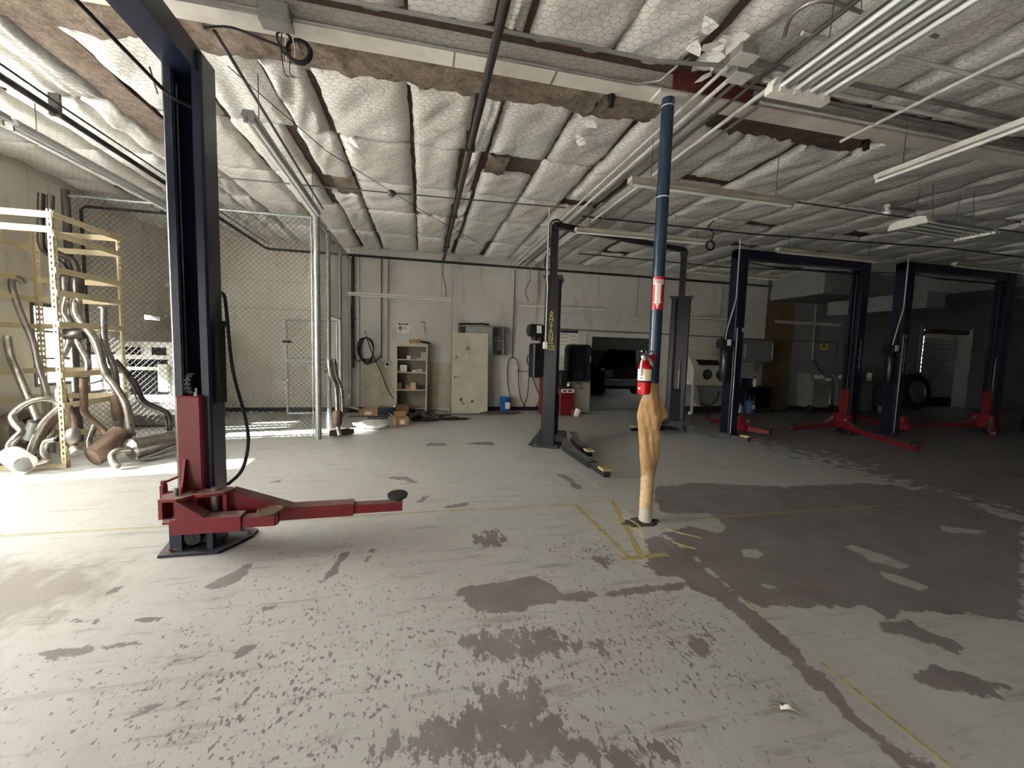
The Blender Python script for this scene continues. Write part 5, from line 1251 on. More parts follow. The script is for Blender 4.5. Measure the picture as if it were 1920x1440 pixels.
# conduits right of cabinet, with forked hoses
wallpipe('dark vertical conduit right of the wall cabinet', [(2.39, 10.7, 3.78), (2.37, 10.7, 1.42)], .013, m_conddark, sm=False, straps=[(2.38, 10.72, 2.5)])
fh = thing('forked_hose', 'pair of brown cables forking from the conduit to the floor', 'cable', (2.37, 10.68, 0))
MB().tube(smooth([(0, 0, 1.44), (-.08, 0, 1.4), (-.12, -.02, 1.2), (-.11, -.03, .73), (-.04, -.06, .4), (-.03, -.1, .05)]), .013, 7).build('cable', m_pipeb, fh, True)
MB().tube(smooth([(0, 0, 1.44), (.1, 0, 1.41), (.17, -.02, 1.2), (.18, -.03, .75), (.25, -.06, .35), (.38, -.1, .12), (.46, -.1, .05)]), .013, 7).build('cable', m_pipeb, fh, True)
hc2 = thing('cable_loop', 'black extension cable looped on the wall left of the black lift', 'cable', (2.86, 10.66, 0))
for k in range(2): MB().tube([(.09 * math.cos(2 * PI * i / 20), -.02 * k, 1.4 + .14 * math.sin(2 * PI * i / 20)) for i in range(21)], .012, 7, False).build('loop', m_rubber, hc2, True)
MB().tube(smooth([(-.03, -.03, 1.28), (.05, -.03, 1.0), (.2, -.05, .6), (.3, -.06, .35), (.12, -.12, .05)]), .012, 7).build('tail', m_rubber, hc2, True)
MB().tube(smooth([(.04, -.03, 1.28), (-.02, -.03, .9), (-.06, -.04, .4), (-.2, -.12, .04)]), .012, 7).build('tail', m_rubber, hc2, True)
ob = thing('outlet_box', 'small square outlet box on the wall near the blue pail', 'socket', (2.56, W - .02, 1.08)); MB().bbox(-.05, .05, -.02, .02, -.06, .06, .006).build('box', m_offw, ob); MB().box(-.02, .02, -.024, -.02, -.03, .03).build('face', m_conddark, ob)
wallpipe('thin horizontal conduit from the outlet box toward the black lift', [(2.6, 10.72, 1.08), (3.4, 10.72, 1.08)], .01, m_conddark, sm=False)
wallpipe('long horizontal conduit across the right half of the back wall', [(3.5, 10.71, 2.27), (10.5, 10.71, 2.2), (13.15, 10.71, 2.2), (13.28, 10.71, 2.12), (13.28, 10.71, 1.65)], .014, m_conddark, sm=False)
wallpipe('pale vertical conduit above the recovery machines', [(12.28, 10.71, 3.35), (12.3, 10.71, 1.62)], .016, m_condw, sm=False)
sk2 = thing('wall_socket', 'socket box at the foot of the rear right conduit', 'socket', (13.29, W - .03, 1.6)); MB().bbox(-.05, .05, -.03, .03, -.06, .06, .008).build('box', m_grey, sk2); MB().cyl((0, -.035, 0), (0, -.03, 0), .02, 12).build('outlet', m_dark, sk2)
wallpipe('pale vertical conduit behind the black lift column', [(3.02, 10.71, 3.8), (3.0, 10.71, 2.2)], .012, m_condw, sm=False)
wallpipe('white conduit stub behind the navy lift', [(8.75, 10.71, 3.85), (8.75, 10.71, 2.8)], .012, m_condw, sm=False)
ws = thing('warning_sign', 'small yellow warning sign on the rear wall above the recovery machines', 'sign', (12.77, W - .004, 2.04)); MB().box(-.15, .15, -.003, .003, -.09, .09).build('board', m_ylabel, ws); MB().prism([(-.06, .05), (.06, .05), (0, -.05)], 'y', -.005, -.003).build('pictogram', m_blackm, ws)
# strip lamps hung along the back wall
def strip_lamp(name, label, p0, p1, z, drops=True, w=.09, tubes=1, reflect=False, m=None, ztop=3.93, group=None):
    p0 = Vector((*p0, z)); p1 = Vector((*p1, z)); L = (p1 - p0).length; ang = math.atan2(p1.y - p0.y, p1.x - p0.x)
    t = thing(name, label, 'ceiling lamp', (p0.x, p0.y, z), ang, group); m = m or m_white
    MB().prism([(-w / 2, .0), (-w * .35, .05), (w * .35, .05), (w / 2, .0)], 'x', 0, L).build('housing', m, t)
    for k in range(tubes):
        y = (k - (tubes - 1) / 2) * .05 if tubes > 1 else 0
        MB().cyl((.03, y, -.025), (L - .03, y, -.025), .016, 10).build('tube', m_tube, t, True)
        for x in (.012, L - .03): MB().box(x, x + .018, y - .014, y + .014, -.045, 0).build('socket', m, t)
    if drops:
        for x in (.25, L - .25): MB().cyl((x, 0, .05), (x, 0, ztop - z), .004, 5).build('hanger', m_conddark, t)
    return t
strip_lamp('strip_lamp', 'white strip lamp hanging before the back wall by the cage', (-1.84, 10.42), (.7, 10.42), 2.87)
strip_lamp('strip_lamp', 'dusty strip lamp hanging behind the black lift', (2.42, 10.42), (4.92, 10.42), 2.84, m=m_offw)
strip_lamp('strip_lamp', 'dim strip lamp hanging before the tan wall band', (10.5, 10.42), (12.96, 10.42), 2.73, m=m_offw)
strip_lamp('strip_lamp', 'dim strip lamp hanging between the navy lifts near the rear wall', (7.2, 10.42), (9.0, 10.42), 2.75, m=m_offw)
wallpipe('black flex dropping from the ceiling to the strip lamp by the cage', [(.5, 10.5, 3.85), (.48, 10.45, 3.5), (.55, 10.43, 3.2), (.57, 10.42, 2.93)], .008, m_rubber, 'cable', 'cable')
wallpipe('looping flex from the ceiling to the dusty strip lamp', [(2.75, 10.6, 3.85), (2.75, 10.5, 3.5), (2.62, 10.45, 3.2), (2.72, 10.42, 2.92)], .008, m_rubber, 'cable', 'cable')
wallpipe('thin wire hanging free in front of the rear wall right of the black lift', [(5.95, 10.6, 3.8), (5.93, 10.6, 2.7)], .006, m_rubber, 'cable', 'cable', False)

# tyre machine, wheel balancer, poster
tm = thing('tyre_changer', 'red tyre changing machine half hidden behind the black lift', 'machine', (3.62, 9.95, 0))
MB().bbox(-.2, .19, -.25, .25, .02, .70, .015).build('cabinet', m_red, tm); MB().bbox(-.62, -.52, -.15, .25, 0, 1.2, .01).build('column', m_red, tm)
MB().box(-.17, .17, -.255, -.25, .6, .69).build('name_plate', m_paper, tm)
for k, (x0, x1) in enumerate(((-.13, -.03), (.0, .12))): MB().box(x0, x1, -.257, -.255, .62, .67).build('print', m_red, tm)
MB().lathe([(.05, .7), (.2, .72), (.2, .76), (.06, .78)], (0, 0, 0), 20).build('turntable', m_blackm, tm, True)
MB().bbox(-.2, .0, -.22, .15, .76, 1.15, .03).build('tool_head', m_blackm, tm); MB().box(-.03, .03, -.262, -.25, .76, .84).build('switch', m_paper, tm)
MB().bbox(.12, .3, -.3, .0, .0, .2, .02).build('pedal_box', m_red, tm)
wb = thing('wheel_balancer', 'grey wheel balancer with a big black wheel guard', 'machine', (4.08, 10.1, 0))
MB().bbox(-.22, .32, -.02, .45, .02, .82, .02).build('cabinet', m_offw, wb)
gp = []
def rr_prof(x0, x1, z0, z1, r, n=6):
    pts = []
    for cx, cz_, a0 in ((x1 - r, z1 - r, 0), (x0 + r, z1 - r, PI / 2), (x0 + r, z0 + r, PI), (x1 - r, z0 + r, 1.5 * PI)):
        for k in range(n + 1): pts.append((cx + r * math.cos(a0 + PI / 2 * k / n), cz_ + r * math.sin(a0 + PI / 2 * k / n)))
    return pts
o_ = rr_prof(-.40, .27, .86, 1.84, .13); i_ = rr_prof(-.35, .22, .91, 1.79, .1)
MB().loft([[(p[0], -.12, p[1]) for p in o_], [(p[0] + .01, .1, p[1]) for p in o_]], cap=False).loft([[(p[0], -.12, p[1]) for p in o_], [(p[0], -.12, p[1]) for p in i_], [(p[0], .06, p[1]) for p in i_]], cap=False).build('guard_shell', m_blackm, wb)
MB().prism(o_, 'y', .1, .11).build('guard_back', m_dark, wb); MB().bbox(-.25, .1, -.02, .1, .92, 1.15, .02).build('guard_pocket', m_blackm, wb)
MB().cyl((-.05, -.3, .82), (-.05, -.02, .82), .03, 12).cyl((-.05, -.32, .72), (-.05, -.26, .72), .05, 10).build('spindle', m_steel, wb, True); MB().box(.235, .245, -.135, -.12, 1.4, 1.55).build('label', m_paper, wb)
ps = thing('poster', 'faded lift instruction poster on the back wall beside the balancer', 'poster', (4.0, W - .004, 2.02)); MB().box(-.28, .26, -.003, .003, -.5, .23).build('sheet', m_paper, ps); MB().box(-.27, .25, -.005, -.003, .15, .22).build('header', m_bluecol, ps)
for k in range(7): MB().box(-.25 + .28 * (k % 2), -.02 + .25 * (k % 2), -.0045, -.003, .1 - k * .05, .115 - k * .05).build('text_line', m_grey, ps)
wallpipe('pale conduit bending down the left jamb of the bay opening', [(6.0, 10.71, 2.2), (4.6, 10.71, 2.2), (4.5, 10.71, 2.15), (4.47, 10.71, 2.0), (4.47, 10.71, .9)], .014, m_condw)
wg = thing('work_glove', 'white crumpled paper cup lying by the red machine', 'cup', (3.84, 9.66, 0)); wg.name = 'paper_cup'
MB().lathe([(.05, 0), (.075, .06), (.08, .17), (.06, .2), (.05, .17), (.05, .05)], (0, 0, 0), 14).xf(Matrix.Rotation(.35, 4, 'Y')).build('cup', m_paper, wg, True); MB().cyl((-.03, -.02, .0), (-.05, -.05, .05), .025, 8).build('crumple', m_paper, wg)
# truck beyond the opening
tk = thing('pickup_truck', 'black pickup truck with raised hood parked beyond the opening', 'truck', (7.78, 14.35, 0))
MB().bbox(-.95, .95, 0, 3.95, .45, 1.08, .06).build('body', m_carblk, tk)
MB().loft([[(-.85, 1.3, 1.08), (.85, 1.3, 1.08), (.85, 3.3, 1.08), (-.85, 3.3, 1.08)], [(-.7, 1.9, 1.78), (.7, 1.9, 1.78), (.7, 3.1, 1.78), (-.7, 3.1, 1.78)]]).build('cab', m_carblk, tk)
MB().loft([[(-.875, 1.6, 1.15), (-.875, 2.5, 1.15), (-.87, 2.5, 1.16), (-.87, 1.6, 1.16)], [(-.75, 1.95, 1.68), (-.75, 2.5, 1.68), (-.74, 2.5, 1.69), (-.74, 1.95, 1.69)]]).build('side_window', m_glass, tk)
MB().loft([[(-.86, .95, 1.1), (.86, .95, 1.1), (.86, 1.0, 1.08), (-.86, 1.0, 1.08)], [(-.8, .4, 1.68), (.8, .4, 1.68), (.8, .45, 1.67), (-.8, .45, 1.67)], [(-.72, .2, 1.8), (.72, .2, 1.8), (.72, .24, 1.78), (-.72, .24, 1.78)]]).build('hood', m_carblk, tk)
MB().box(-.62, .62, -.03, .0, .72, 1.0).build('grille', m_blackm, tk)
for k in range(5): MB().box(-.6, .6, -.04, -.03, .74 + k * .055, .75 + k * .055).build('grille_bar', m_conddark, tk)
for x in (-.9, .64): 
    hl_ = MB().bbox(x, x + .26, -.05, .02, .74, .98, .015).build('headlight', m_grey, tk)
    for k in range(4): MB().box(x + .02, x + .24, -.055, -.05, .77 + k * .05, .785 + k * .05).build('lens_bar', m_dark, hl_)
    MB().box(x - .01, x + .27, -.052, -.046, .985, 1.0).build('trim', m_chrome, hl_)
MB().bbox(-.98, .98, -.2, -.02, .42, .66, .03).build('bumper', m_grey, tk); MB().bbox(-.9, .9, .02, 3.9, .28, .5, .03).build('underbody', m_dark, tk)
MB().box(-.98, .98, -.205, -.19, .6, .64).build('bumper_trim', m_chrome, tk)
for x in (-.3, .3): MB().bbox(x - .04, x + .04, -.24, -.18, .4, .72, .015).build('bumper_guard', m_chrome, tk)
for x in (-.82, .82):
    for y in (.75, 3.3):
        w = MB().cyl((x - .13, y, .37), (x + .13, y, .37), .37, 24).build('wheel', m_rubber, tk, True)
        MB().cyl((x - .14 if x < 0 else x + .13, y, .37), (x - .13 if x < 0 else x + .14, y, .37), .2, 16).build('hub', m_chrome, w, True)
MB().bbox(-1.14, -.98, 1.25, 1.35, 1.1, 1.28, .02).build('mirror', m_chrome, tk); MB().bbox(-.985, -.94, .05, .3, .98, 1.05, .01).build('marker_lamp', m_tapepale, tk)
tag(MB().bbox(-.1, .25, -.15, .15, 0, .42, .02).xf(TR(6.05, 9.9)).build('waste_bin', m_blackm), 'small black bin behind the blue pole and extinguisher', 'bin')
# sand blasting cabinet
sb = thing('sandblast_cabinet', 'pale sandblasting cabinet with two glove ports and a hopper', 'machine', (7.83, 10.15, 0))
MB().loft([[(-.55, -.38, .82), (.55, -.38, .82), (.55, .35, .82), (-.55, .35, .82)], [(-.55, -.38, 1.28), (.55, -.38, 1.28), (.55, .35, 1.28), (-.55, .35, 1.28)], [(-.55, -.05, 1.66), (.55, -.05, 1.66), (.55, .35, 1.66), (-.55, .35, 1.66)]]).build('cabinet', m_offw, sb)
MB().loft([[(-.32, -.3, 1.38), (.4, -.3, 1.38), (.4, -.29, 1.39), (-.32, -.29, 1.39)], [(-.38, -.08, 1.62), (.3, -.08, 1.62), (.3, -.07, 1.63), (-.38, -.07, 1.63)]]).build('window', m_glass, sb)
MB().box(-.5, .28, -.07, .0, 1.66, 1.8).build('light_box', m_offw, sb)
for x in (-.12, .3): 
    g_ = MB().torus((x, -.385, 1.12), .115, .028, 'y', 24, 8).build('glove_port', m_rubber, sb, True); MB().cyl((x, -.39, 1.12), (x, -.37, 1.12), .1, 20).build('glove', m_conddark, g_, True)
MB().loft([[(-.36, -.34, .82), (.5, -.34, .82), (.5, .3, .82), (-.36, .3, .82)], [(-.05, -.1, .22), (.2, -.1, .22), (.2, .1, .22), (-.05, .1, .22)]]).build('hopper', m_grey, sb)
for x in (-.55, .5):
    for y in (-.38, .3): MB().box(x, x + .05, y, y + .05, .04, .82).build('leg', m_offw, sb)
MB().tube(smooth([(-.2, -.25, .3), (.0, -.36, .24), (.25, -.36, .4), (.35, -.3, .62), (.45, -.2, .6)]), .018, 7).build('hose', m_rubber, sb, True)
MB().box(-.5, .5, -.3, .3, .1, .14).build('base_shelf', m_blackm, sb)
MB().cyl((-.6, -.36, .045), (-.54, -.36, .045), .045, 12).build('caster', m_white, sb, True); MB().box(-.58, -.5, -.4, -.32, .0, .1).build('caster_bracket', m_steel, sb) if False else None
# wall cabinet near tan band, cart, tank, bottle
w2 = thing('wall_cabinet', 'two door grey wall cabinet right of the sandblasting cabinet', 'cabinet', (9.93, W - .18, 1.48)); MB().box(-.55, .55, -.16, .18, 0, .72).build('body', m_grey, w2)
for x0, x1, hx in ((-.54, -.005, -.5), (.005, .54, .47)): 
    d_ = MB().box(x0, x1, -.18, -.16, .03, .66).build('door', m_galv, w2); MB().box(hx, hx + .03, -.2, -.18, .12, .55).build('handle', m_white, d_)
MB().prism([(-.16, 0), (.17, 0), (.17, -.28), (.1, -.28)], 'x', .2, .24).build('bracket', m_grey, w2)
ct = thing('tool_cart', 'black tool cart under the two door wall cabinet', 'cart', (9.72, 10.3, 0))
MB().bbox(-.45, .45, -.25, .25, .14, .72, .015).build('body', m_blackm, ct); MB().bbox(-.48, .48, -.28, .28, .72, .76, .01).build('top_tray', m_blackm, ct)
for x in (-.4, .4):
    for y in (-.2, .2): MB().cyl((x - .02, y, .06), (x + .02, y, .06), .06, 12).build('caster', m_grey, ct, True)
for k in range(3): MB().box(-.42, .42, -.258, -.25, .2 + .17 * k, .34 + .17 * k).build('drawer', m_black, ct)
bt = thing('spray_bottle', 'clear spray bottle with red top on the tool cart', 'bottle', (9.7, 10.2, .76)); MB().lathe([(.05, 0), (.055, .02), (.055, .16), (.025, .22), (.02, .26)], (0, 0, 0), 14).build('bottle', m_paper, bt, True); MB().box(-.03, .03, -.015, .015, .26, .31).build('trigger', m_red, bt)
tag(MB().bbox(-.2, .2, -.12, .12, 0, .24, .01).xf(TR(9.42, 10.34, .762)).build('parts_case', m_bluecol), 'navy case standing on the left of the tool cart', 'case')
tg = thing('refrigerant_tank', 'blue refrigerant tank with handle ring on the floor before the tool cart', 'tank', (9.32, 9.93, 0)); MB().lathe([(.1, 0), (.135, .03), (.14, .08), (.14, .3), (.11, .36), (.05, .38)], (0, 0, 0), 20).build('cylinder', m_bluetank, tg, True)
MB().tube([(-.08, -.05, .36), (-.1, -.06, .5), (.1, -.06, .5), (.08, -.05, .36)], .012, 6).build('handle', m_bluetank, tg, True); MB().cyl((0, 0, .38), (0, 0, .44), .02, 8).build('valve', m_steel, tg, True); MB().box(-.05, .05, -.142, -.13, .14, .26).build('label', m_paper, tg)
tg2 = thing('refrigerant_tank', 'smaller grey tank left of the blue refrigerant tank', 'tank', (9.03, 9.98, 0)); MB().lathe([(.07, 0), (.09, .02), (.09, .2), (.06, .24)], (0, 0, 0), 16).build('cylinder', m_galv, tg2, True); MB().cyl((0, 0, .24), (0, 0, .29), .03, 10).build('valve', m_steel, tg2, True)
# recovery machines
def recov(x, label):
    r = thing('recovery_machine', label, 'machine', (x, 9.95, 0), 0, 'two refrigerant recovery machines')
    MB().loft([[(-.3, -.24, .18), (.3, -.24, .18), (.3, .26, .18), (-.3, .26, .18)], [(-.36, -.28, .95), (.36, -.28, .95), (.36, .28, .95), (-.36, .28, .95)], [(-.34, -.12, 1.2), (.34, -.12, 1.2), (.34, .28, 1.2), (-.34, .28, 1.2)]]).build('body', m_grey, r)
    for k, (xx, zz) in enumerate(((-.2, 1.08), (-.02, 1.08))): MB().cyl((xx, -.23, zz), (xx, -.17, zz + .03), .075, 16).build('gauge', m_paper, r, True)
    MB().box(.12, .3, -.26, -.2, .99, 1.07).build('display', m_paper, r); MB().box(.28, .33, -.27, -.2, .3, .62).build('scale_strip', m_paper, r)
    for xx in (-.3, .3): MB().cyl((xx - .04, -.18, .13), (xx + .04, -.18, .13), .13, 18).build('wheel', m_rubber, r, True)
    MB().box(-.3, .3, -.3, -.24, .14, .2).build('foot_rail', m_blackm, r)
    return r
recov(11.6, 'left grey refrigerant recovery machine with gauges'); recov(12.5, 'right grey refrigerant recovery machine, partly behind the navy lift')
tag(MB().tube(smooth([(12.3, 10.68, 1.6), (12.36, 10.6, 1.5), (12.36, 10.5, 1.3), (12.3, 10.3, 1.2)]), .016, 7).build('power_cord', m_rubber, None, True), 'black cord from the conduit down to the recovery machine', 'cord')
sn = thing('workbench', 'dim grey steel workbench with a paper roll behind the right lifts', 'workbench', (14.6, 10.35, 0)); MB().bbox(-.6, .5, -.3, .35, .92, .97, .01).build('top', m_grey, sn); MB().box(-.58, .48, .3, .34, .97, 1.4).build('backboard', m_grey, sn)
for x in (-.55, .42): MB().box(x, x + .04, -.27, .3, 0, .92).build('leg', m_grey, sn)
MB().box(-.58, .48, -.25, .3, .2, .24).build('shelf_board', m_grey, sn)
tag(MB().lathe([(.07, 0), (.07, .26)], (14.3, 10.4, .972), 16).build('paper_roll', m_paper, None, True), 'upright paper roll on the dim workbench', 'paper roll')
tag(MB().lathe([(.1, 0), (.13, .2), (.12, .2)], (14.2, 9.85, 0), 16).build('bucket', m_white, None, True), 'white bucket on the floor before the dim workbench', 'bucket')
tyre('tyre', 'large dark tyre leaning by the dim roll-up door', (16.35, 10.45, .62), (PI / 2 - .12, 0, 0), .62, .28)
# debris by recovery area
dr_ = random.Random(3)
for k in range(3):
    x = 10.25 + k * .55
    tag(MB().tube(smooth([(0, 0, .03), (.12, .05 * (-1) ** k, .05), (.25, -.05, .04), (.34, .02, .03)]), .03, 6).xf(TR(x, 10.3 + dr_.uniform(-.15, .1)) @ RZ(dr_.uniform(-.6, .6))).build('scrap_hose', m_rubber, None, True), ('left', 'middle', 'right')[k] + ' of three black hose scraps on the floor below the tan wall band', 'hose', 'hose scraps below the tan wall band')
# ------------------------------------------------------------------ ceiling services
def run(label, pts, r, m, name='conduit', cat='conduit', n=8, sm=0, hang=(), elbows=True):
    p0 = pts[0]; t = thing(name, label, cat, p0)
    P = [tuple(Vector(p) - Vector(p0)) for p in pts]
    MB().tube(smooth(P, sm) if sm else P, r, n).build('tube', m, t, True)
    for h in hang:
        q = Vector(h) - Vector(p0); MB().box(q.x - r * 1.5, q.x + r * 1.5, q.y - .015, q.y + .015, q.z - r * 1.2, q.z + .17).build('hanger', m, t)
    return t
run('long black sprinkler pipe running to the back wall over the middle of the room', [(.49, .8, 3.8), (.49, 10.5, 3.8)], .033, m_pipeb, 'pipe', 'pipe', 12, hang=[(.49, y, 3.8) for y in (2.6, 4.6, 6.9, 8.9)])
run('black sprinkler pipe over the left side of the room, turning along the back wall', [(-3.5, 1.0, 3.8), (-3.5, 10.38, 3.8), (-3.42, 10.5, 3.8), (10.4, 10.55, 3.8)], .03, m_pipeb, 'pipe', 'pipe', 12, hang=[(-3.5, y, 3.8) for y in (3.0, 5.0, 7.4)])
run('thin black cable strapped beside the left sprinkler pipe', [(-3.38, 1.0, 3.86), (-3.4, 5.0, 3.83), (-3.38, 10.3, 3.86)], .009, m_rubber, 'cable', 'cable')
run('black pipe branch crossing the cage to the left wall and dropping down it', [(-3.5, 8.12, 3.76), (-5.36, 8.12, 3.76), (-5.42, 8.12, 3.70), (-5.42, 8.12, 1.1)], .024, m_pipeb, 'pipe', 'pipe', 10)
for i, (x, z, m, r, y0, lab) in enumerate(((2.30, 3.86, m_condw, .014, 2.9, 'leftmost white conduit of the bundle beside the blue pole'), (2.40, 3.84, m_condw, .018, 3.0, 'second white conduit of the bundle beside the blue pole'), (2.50, 3.86, m_conduit, .016, 2.9, 'third steel conduit of the bundle beside the blue pole'),
                                        (2.64, 3.85, m_conddark, .013, 1.0, 'dark conduit in the middle of the bundle beside the blue pole'), (2.78, 3.83, m_condw, .018, 2.3, 'fifth white conduit of the bundle, meeting the big lamp'), (2.95, 3.87, m_conduit, .014, .8, 'rightmost steel conduit of the bundle beside the blue pole'))):
    t = run(lab, [(x, y0, z), (x - .01, 6.6, z), (x - .03, 10.5, z)], r, m); t['group'] = 'conduit bundle beside the blue pole'
for i, (x, y, lab) in enumerate(((2.30, 2.74, 'nearer of two pale junction boxes hung by the conduit bundle'), (2.42, 2.92, 'farther of two pale junction boxes hung by the conduit bundle'))):
    jb = thing('junction_box', lab, 'junction box', (x, y, 3.80)); MB().bbox(-.075, .075, -.06, .06, 0, .08, .006).build('body', m_conduit, jb); MB().box(-.08, .08, -.065, .065, -.006, 0).build('cover', m_condw, jb)
run('steel conduit along the near edge of the roof beam', [(-5.2, 3.315, 3.885), (1.75, 3.315, 3.885), (1.92, 3.25, 3.9), (2.0, 3.12, 3.95)], .013, m_conduit, sm=0)
run('steel conduit crossing the ceiling just before the roof beam', [(-1.0, 3.08, 3.9), (1.35, 3.05, 3.9), (1.75, 3.0, 3.86), (2.25, 2.9, 3.85)], .015, m_conduit)
run('steel conduit running from the grey junction box to the left', [(-4.8, 3.26, 3.87), (-1.1, 3.26, 3.87)], .012, m_conduit)
for k, (y, z, r, x0) in enumerate(((2.55, 3.9, .016, 2.6), (2.85, 3.88, .02, 2.5), (2.98, 3.87, .018, 2.7), (3.12, 3.9, .016, 2.6), (3.22, 3.86, .014, 2.9))):
    t = run(('nearest', 'second', 'third', 'fourth', 'farthest')[k] + ' of five conduits crossing the ceiling right of the pole', [(x0, y, z), (9.5, y + .02, z)], r, m_conduit if k % 2 else m_condw); t['group'] = 'five conduits right of the pole'
run('bowed steel conduit looping behind the big lamp', [(2.5, 2.6, 3.9), (2.42, 2.45, 3.92), (2.5, 2.3, 3.9), (2.9, 2.3, 3.88), (3.5, 2.32, 3.88)], .013, m_conduit, sm=5)
run('white conduit running lengthwise at the upper right of the ceiling', [(4.2, 1.4, 3.86), (4.2, 3.55, 3.86)], .016, m_condw)
run('thin conduit crossing the ceiling beyond the cage', [(-3.3, 6.6, 3.9), (-.47, 6.47, 3.9), (2.2, 6.3, 3.9)], .010, m_conddark)
run('dark conduit from the right strip lamp to the far ceiling lamp', [(4.24, 4.1, 3.45), (6.3, 4.25, 3.5), (9.5, 4.35, 3.55)], .010, m_conddark)
run('long dark cable strung over the navy lifts', [(2.6, 6.6, 3.9), (6.0, 6.5, 3.87), (10.0, 6.1, 3.86), (13.4, 6.2, 3.86)], .012, m_rubber, 'cable', 'cable')
run('second cable strung near the rear ceiling', [(3.5, 9.0, 3.9), (7.5, 8.9, 3.84), (12.5, 8.2, 3.9)], .012, m_rubber, 'cable', 'cable')
run('steel angle running along the ceiling from the navy column to the cage corner', [(-1.5, 3.55, 3.87), (-1.62, 7.4, 3.86)], .014, m_conddark, 'cable_tray', 'cable tray')
run('thin sagging wire crossing the ceiling left of centre', [(-1.6, 4.0, 3.9), (-1.1, 5.2, 3.84), (.1, 7.2, 3.86), (1.4, 9.2, 3.9)], .004, m_rubber, 'cable', 'cable')
sd = thing('ceiling_box', 'small round ceiling box on the thin conduit', 'junction box', (-.47, 6.47, 3.86)); MB().lathe([(.05, 0), (.06, .02), (.06, .06), (.03, .08)], (0, 0, 0), 14).build('body', m_conddark, sd, True); MB().lathe([(.02, -.02), (.035, 0)], (0, 0, 0), 12).build('knob', m_grey, sd, True)
gj = thing('junction_box', 'grey steel junction box with dangling wires at the roof beam', 'junction box', (-1.0, 3.27, 3.8)); MB().bbox(-.09, .09, -.06, .06, .02, .12, .008).build('body', m_grey, gj); MB().box(-.1, .1, -.05, .05, -.01, .02).build('cover', m_conduit, gj)
for k in range(4): MB().tube(smooth([(.02 + .02 * k, .04, 0), (-.02 + .03 * k, .15, -.06), (-.06 + .02 * k, .35, -.1), (-.1 + .03 * k, .6, .02)]), .004, 5).build('wire', m_condw if k % 2 else m_rubber, gj)
cc = thing('cable_coil', 'black cable coiled under the roof beam near the navy column', 'cable', (-.90, 3.40, 3.73))
for k in range(3): MB().torus((0, -.012 + .014 * k, .006 * k), .075 + .004 * k, .011, 'y', 22, 7).build('loop', m_rubber, cc, True)
MB().tube(smooth([(-.02, 0, .07), (-.1, 0, .12), (-.13, -.04, .06), (-.1, 0, -.02), (-.02, .0, -.06)]), .008, 6).build('tail', m_rubber, cc, True)
MB().tube(smooth([(-.05, .0, .0), (-.25, .0, .05), (-.45, .02, .1), (-.62, .04, .08)]), .008, 6).build('tail', m_rubber, cc, True)
cc = thing('cable_coil', 'small black cable coil hanging from the ceiling near the navy lift', 'cable', (4.78, 6.18, 3.5))
for k in range(2): MB().torus((0, .02 * k, 0), .075, .012, 'y', 20, 7).build('loop', m_rubber, cc, True)
MB().tube(smooth([(.0, 0, .07), (.04, 0, .2), (-.05, .02, .3), (.05, .02, .42)]), .009, 6).build('tail', m_rubber, cc, True)
bb = thing('bulb_lamp', 'bare white bulb lamp on the ceiling at the right', 'ceiling lamp', (6.9, 5.0, 3.86)); MB().lathe([(.01, -.06), (.05, -.03), (.06, .02), (.03, .06), (.03, .1)], (0, 0, 0), 16).build('bulb', m_tube, bb, True); MB().lathe([(.045, .08), (.045, .13)], (0, 0, 0), 14).build('socket', m_white, bb, True)
# strip lamps under the ceiling
strip_lamp('strip_lamp', 'grey strip lamp hung lengthwise at the far left of the ceiling', (-3.52, 4.55), (-3.46, 6.95), 3.45, True, .14, 1, m=m_galv, ztop=3.765)
strip_lamp('strip_lamp', 'grey strip lamp continuing toward the camera at the upper left', (-3.56, 2.05), (-3.52, 4.5), 3.45, True, .14, 1, m=m_galv, ztop=3.765)
strip_lamp('strip_lamp', 'narrow strip lamp hung lengthwise above the cage corner', (-1.40, 3.84), (-1.46, 6.3), 3.45, True, .11, 2, m=m_galv)
strip_lamp('strip_lamp', 'cream strip lamp hung crosswise behind the blue pole', (2.12, 4.07), (4.24, 4.1), 3.42, True, .12, 1, m=m_offw)
strip_lamp('strip_lamp', 'strip lamp hung crosswise above the black lift', (2.42, 6.42), (4.9, 6.38), 3.6, True, .12, 1, m=m_offw)
strip_lamp('strip_lamp', 'strip lamp hung crosswise in front of the middle navy lift', (6.4, 6.44), (8.88, 6.5), 3.6, True, .12, 1, m=m_offw)
strip_lamp('strip_lamp', 'strip lamp hung crosswise in front of the right navy lift', (10.5, 6.25), (13.0, 6.3), 3.6, True, .12, 1, m=m_offw)
strip_lamp('strip_lamp', 'strip lamp hung near the rear ceiling behind the lifts', (6.25, 8.63), (8.8, 8.76), 3.62, True, .12, 1, m=m_offw)
strip_lamp('strip_lamp', 'bare white tube lamp hung lengthwise at the upper right', (4.67, 1.2), (4.66, 3.52), 3.52, True, .05, 1, m=m_white)
strip_lamp('strip_lamp', 'dim strip lamp high behind the rightmost lifts', (13.9, 5.9), (16.2, 5.95), 3.34, True, .12, 1, m=m_offw)
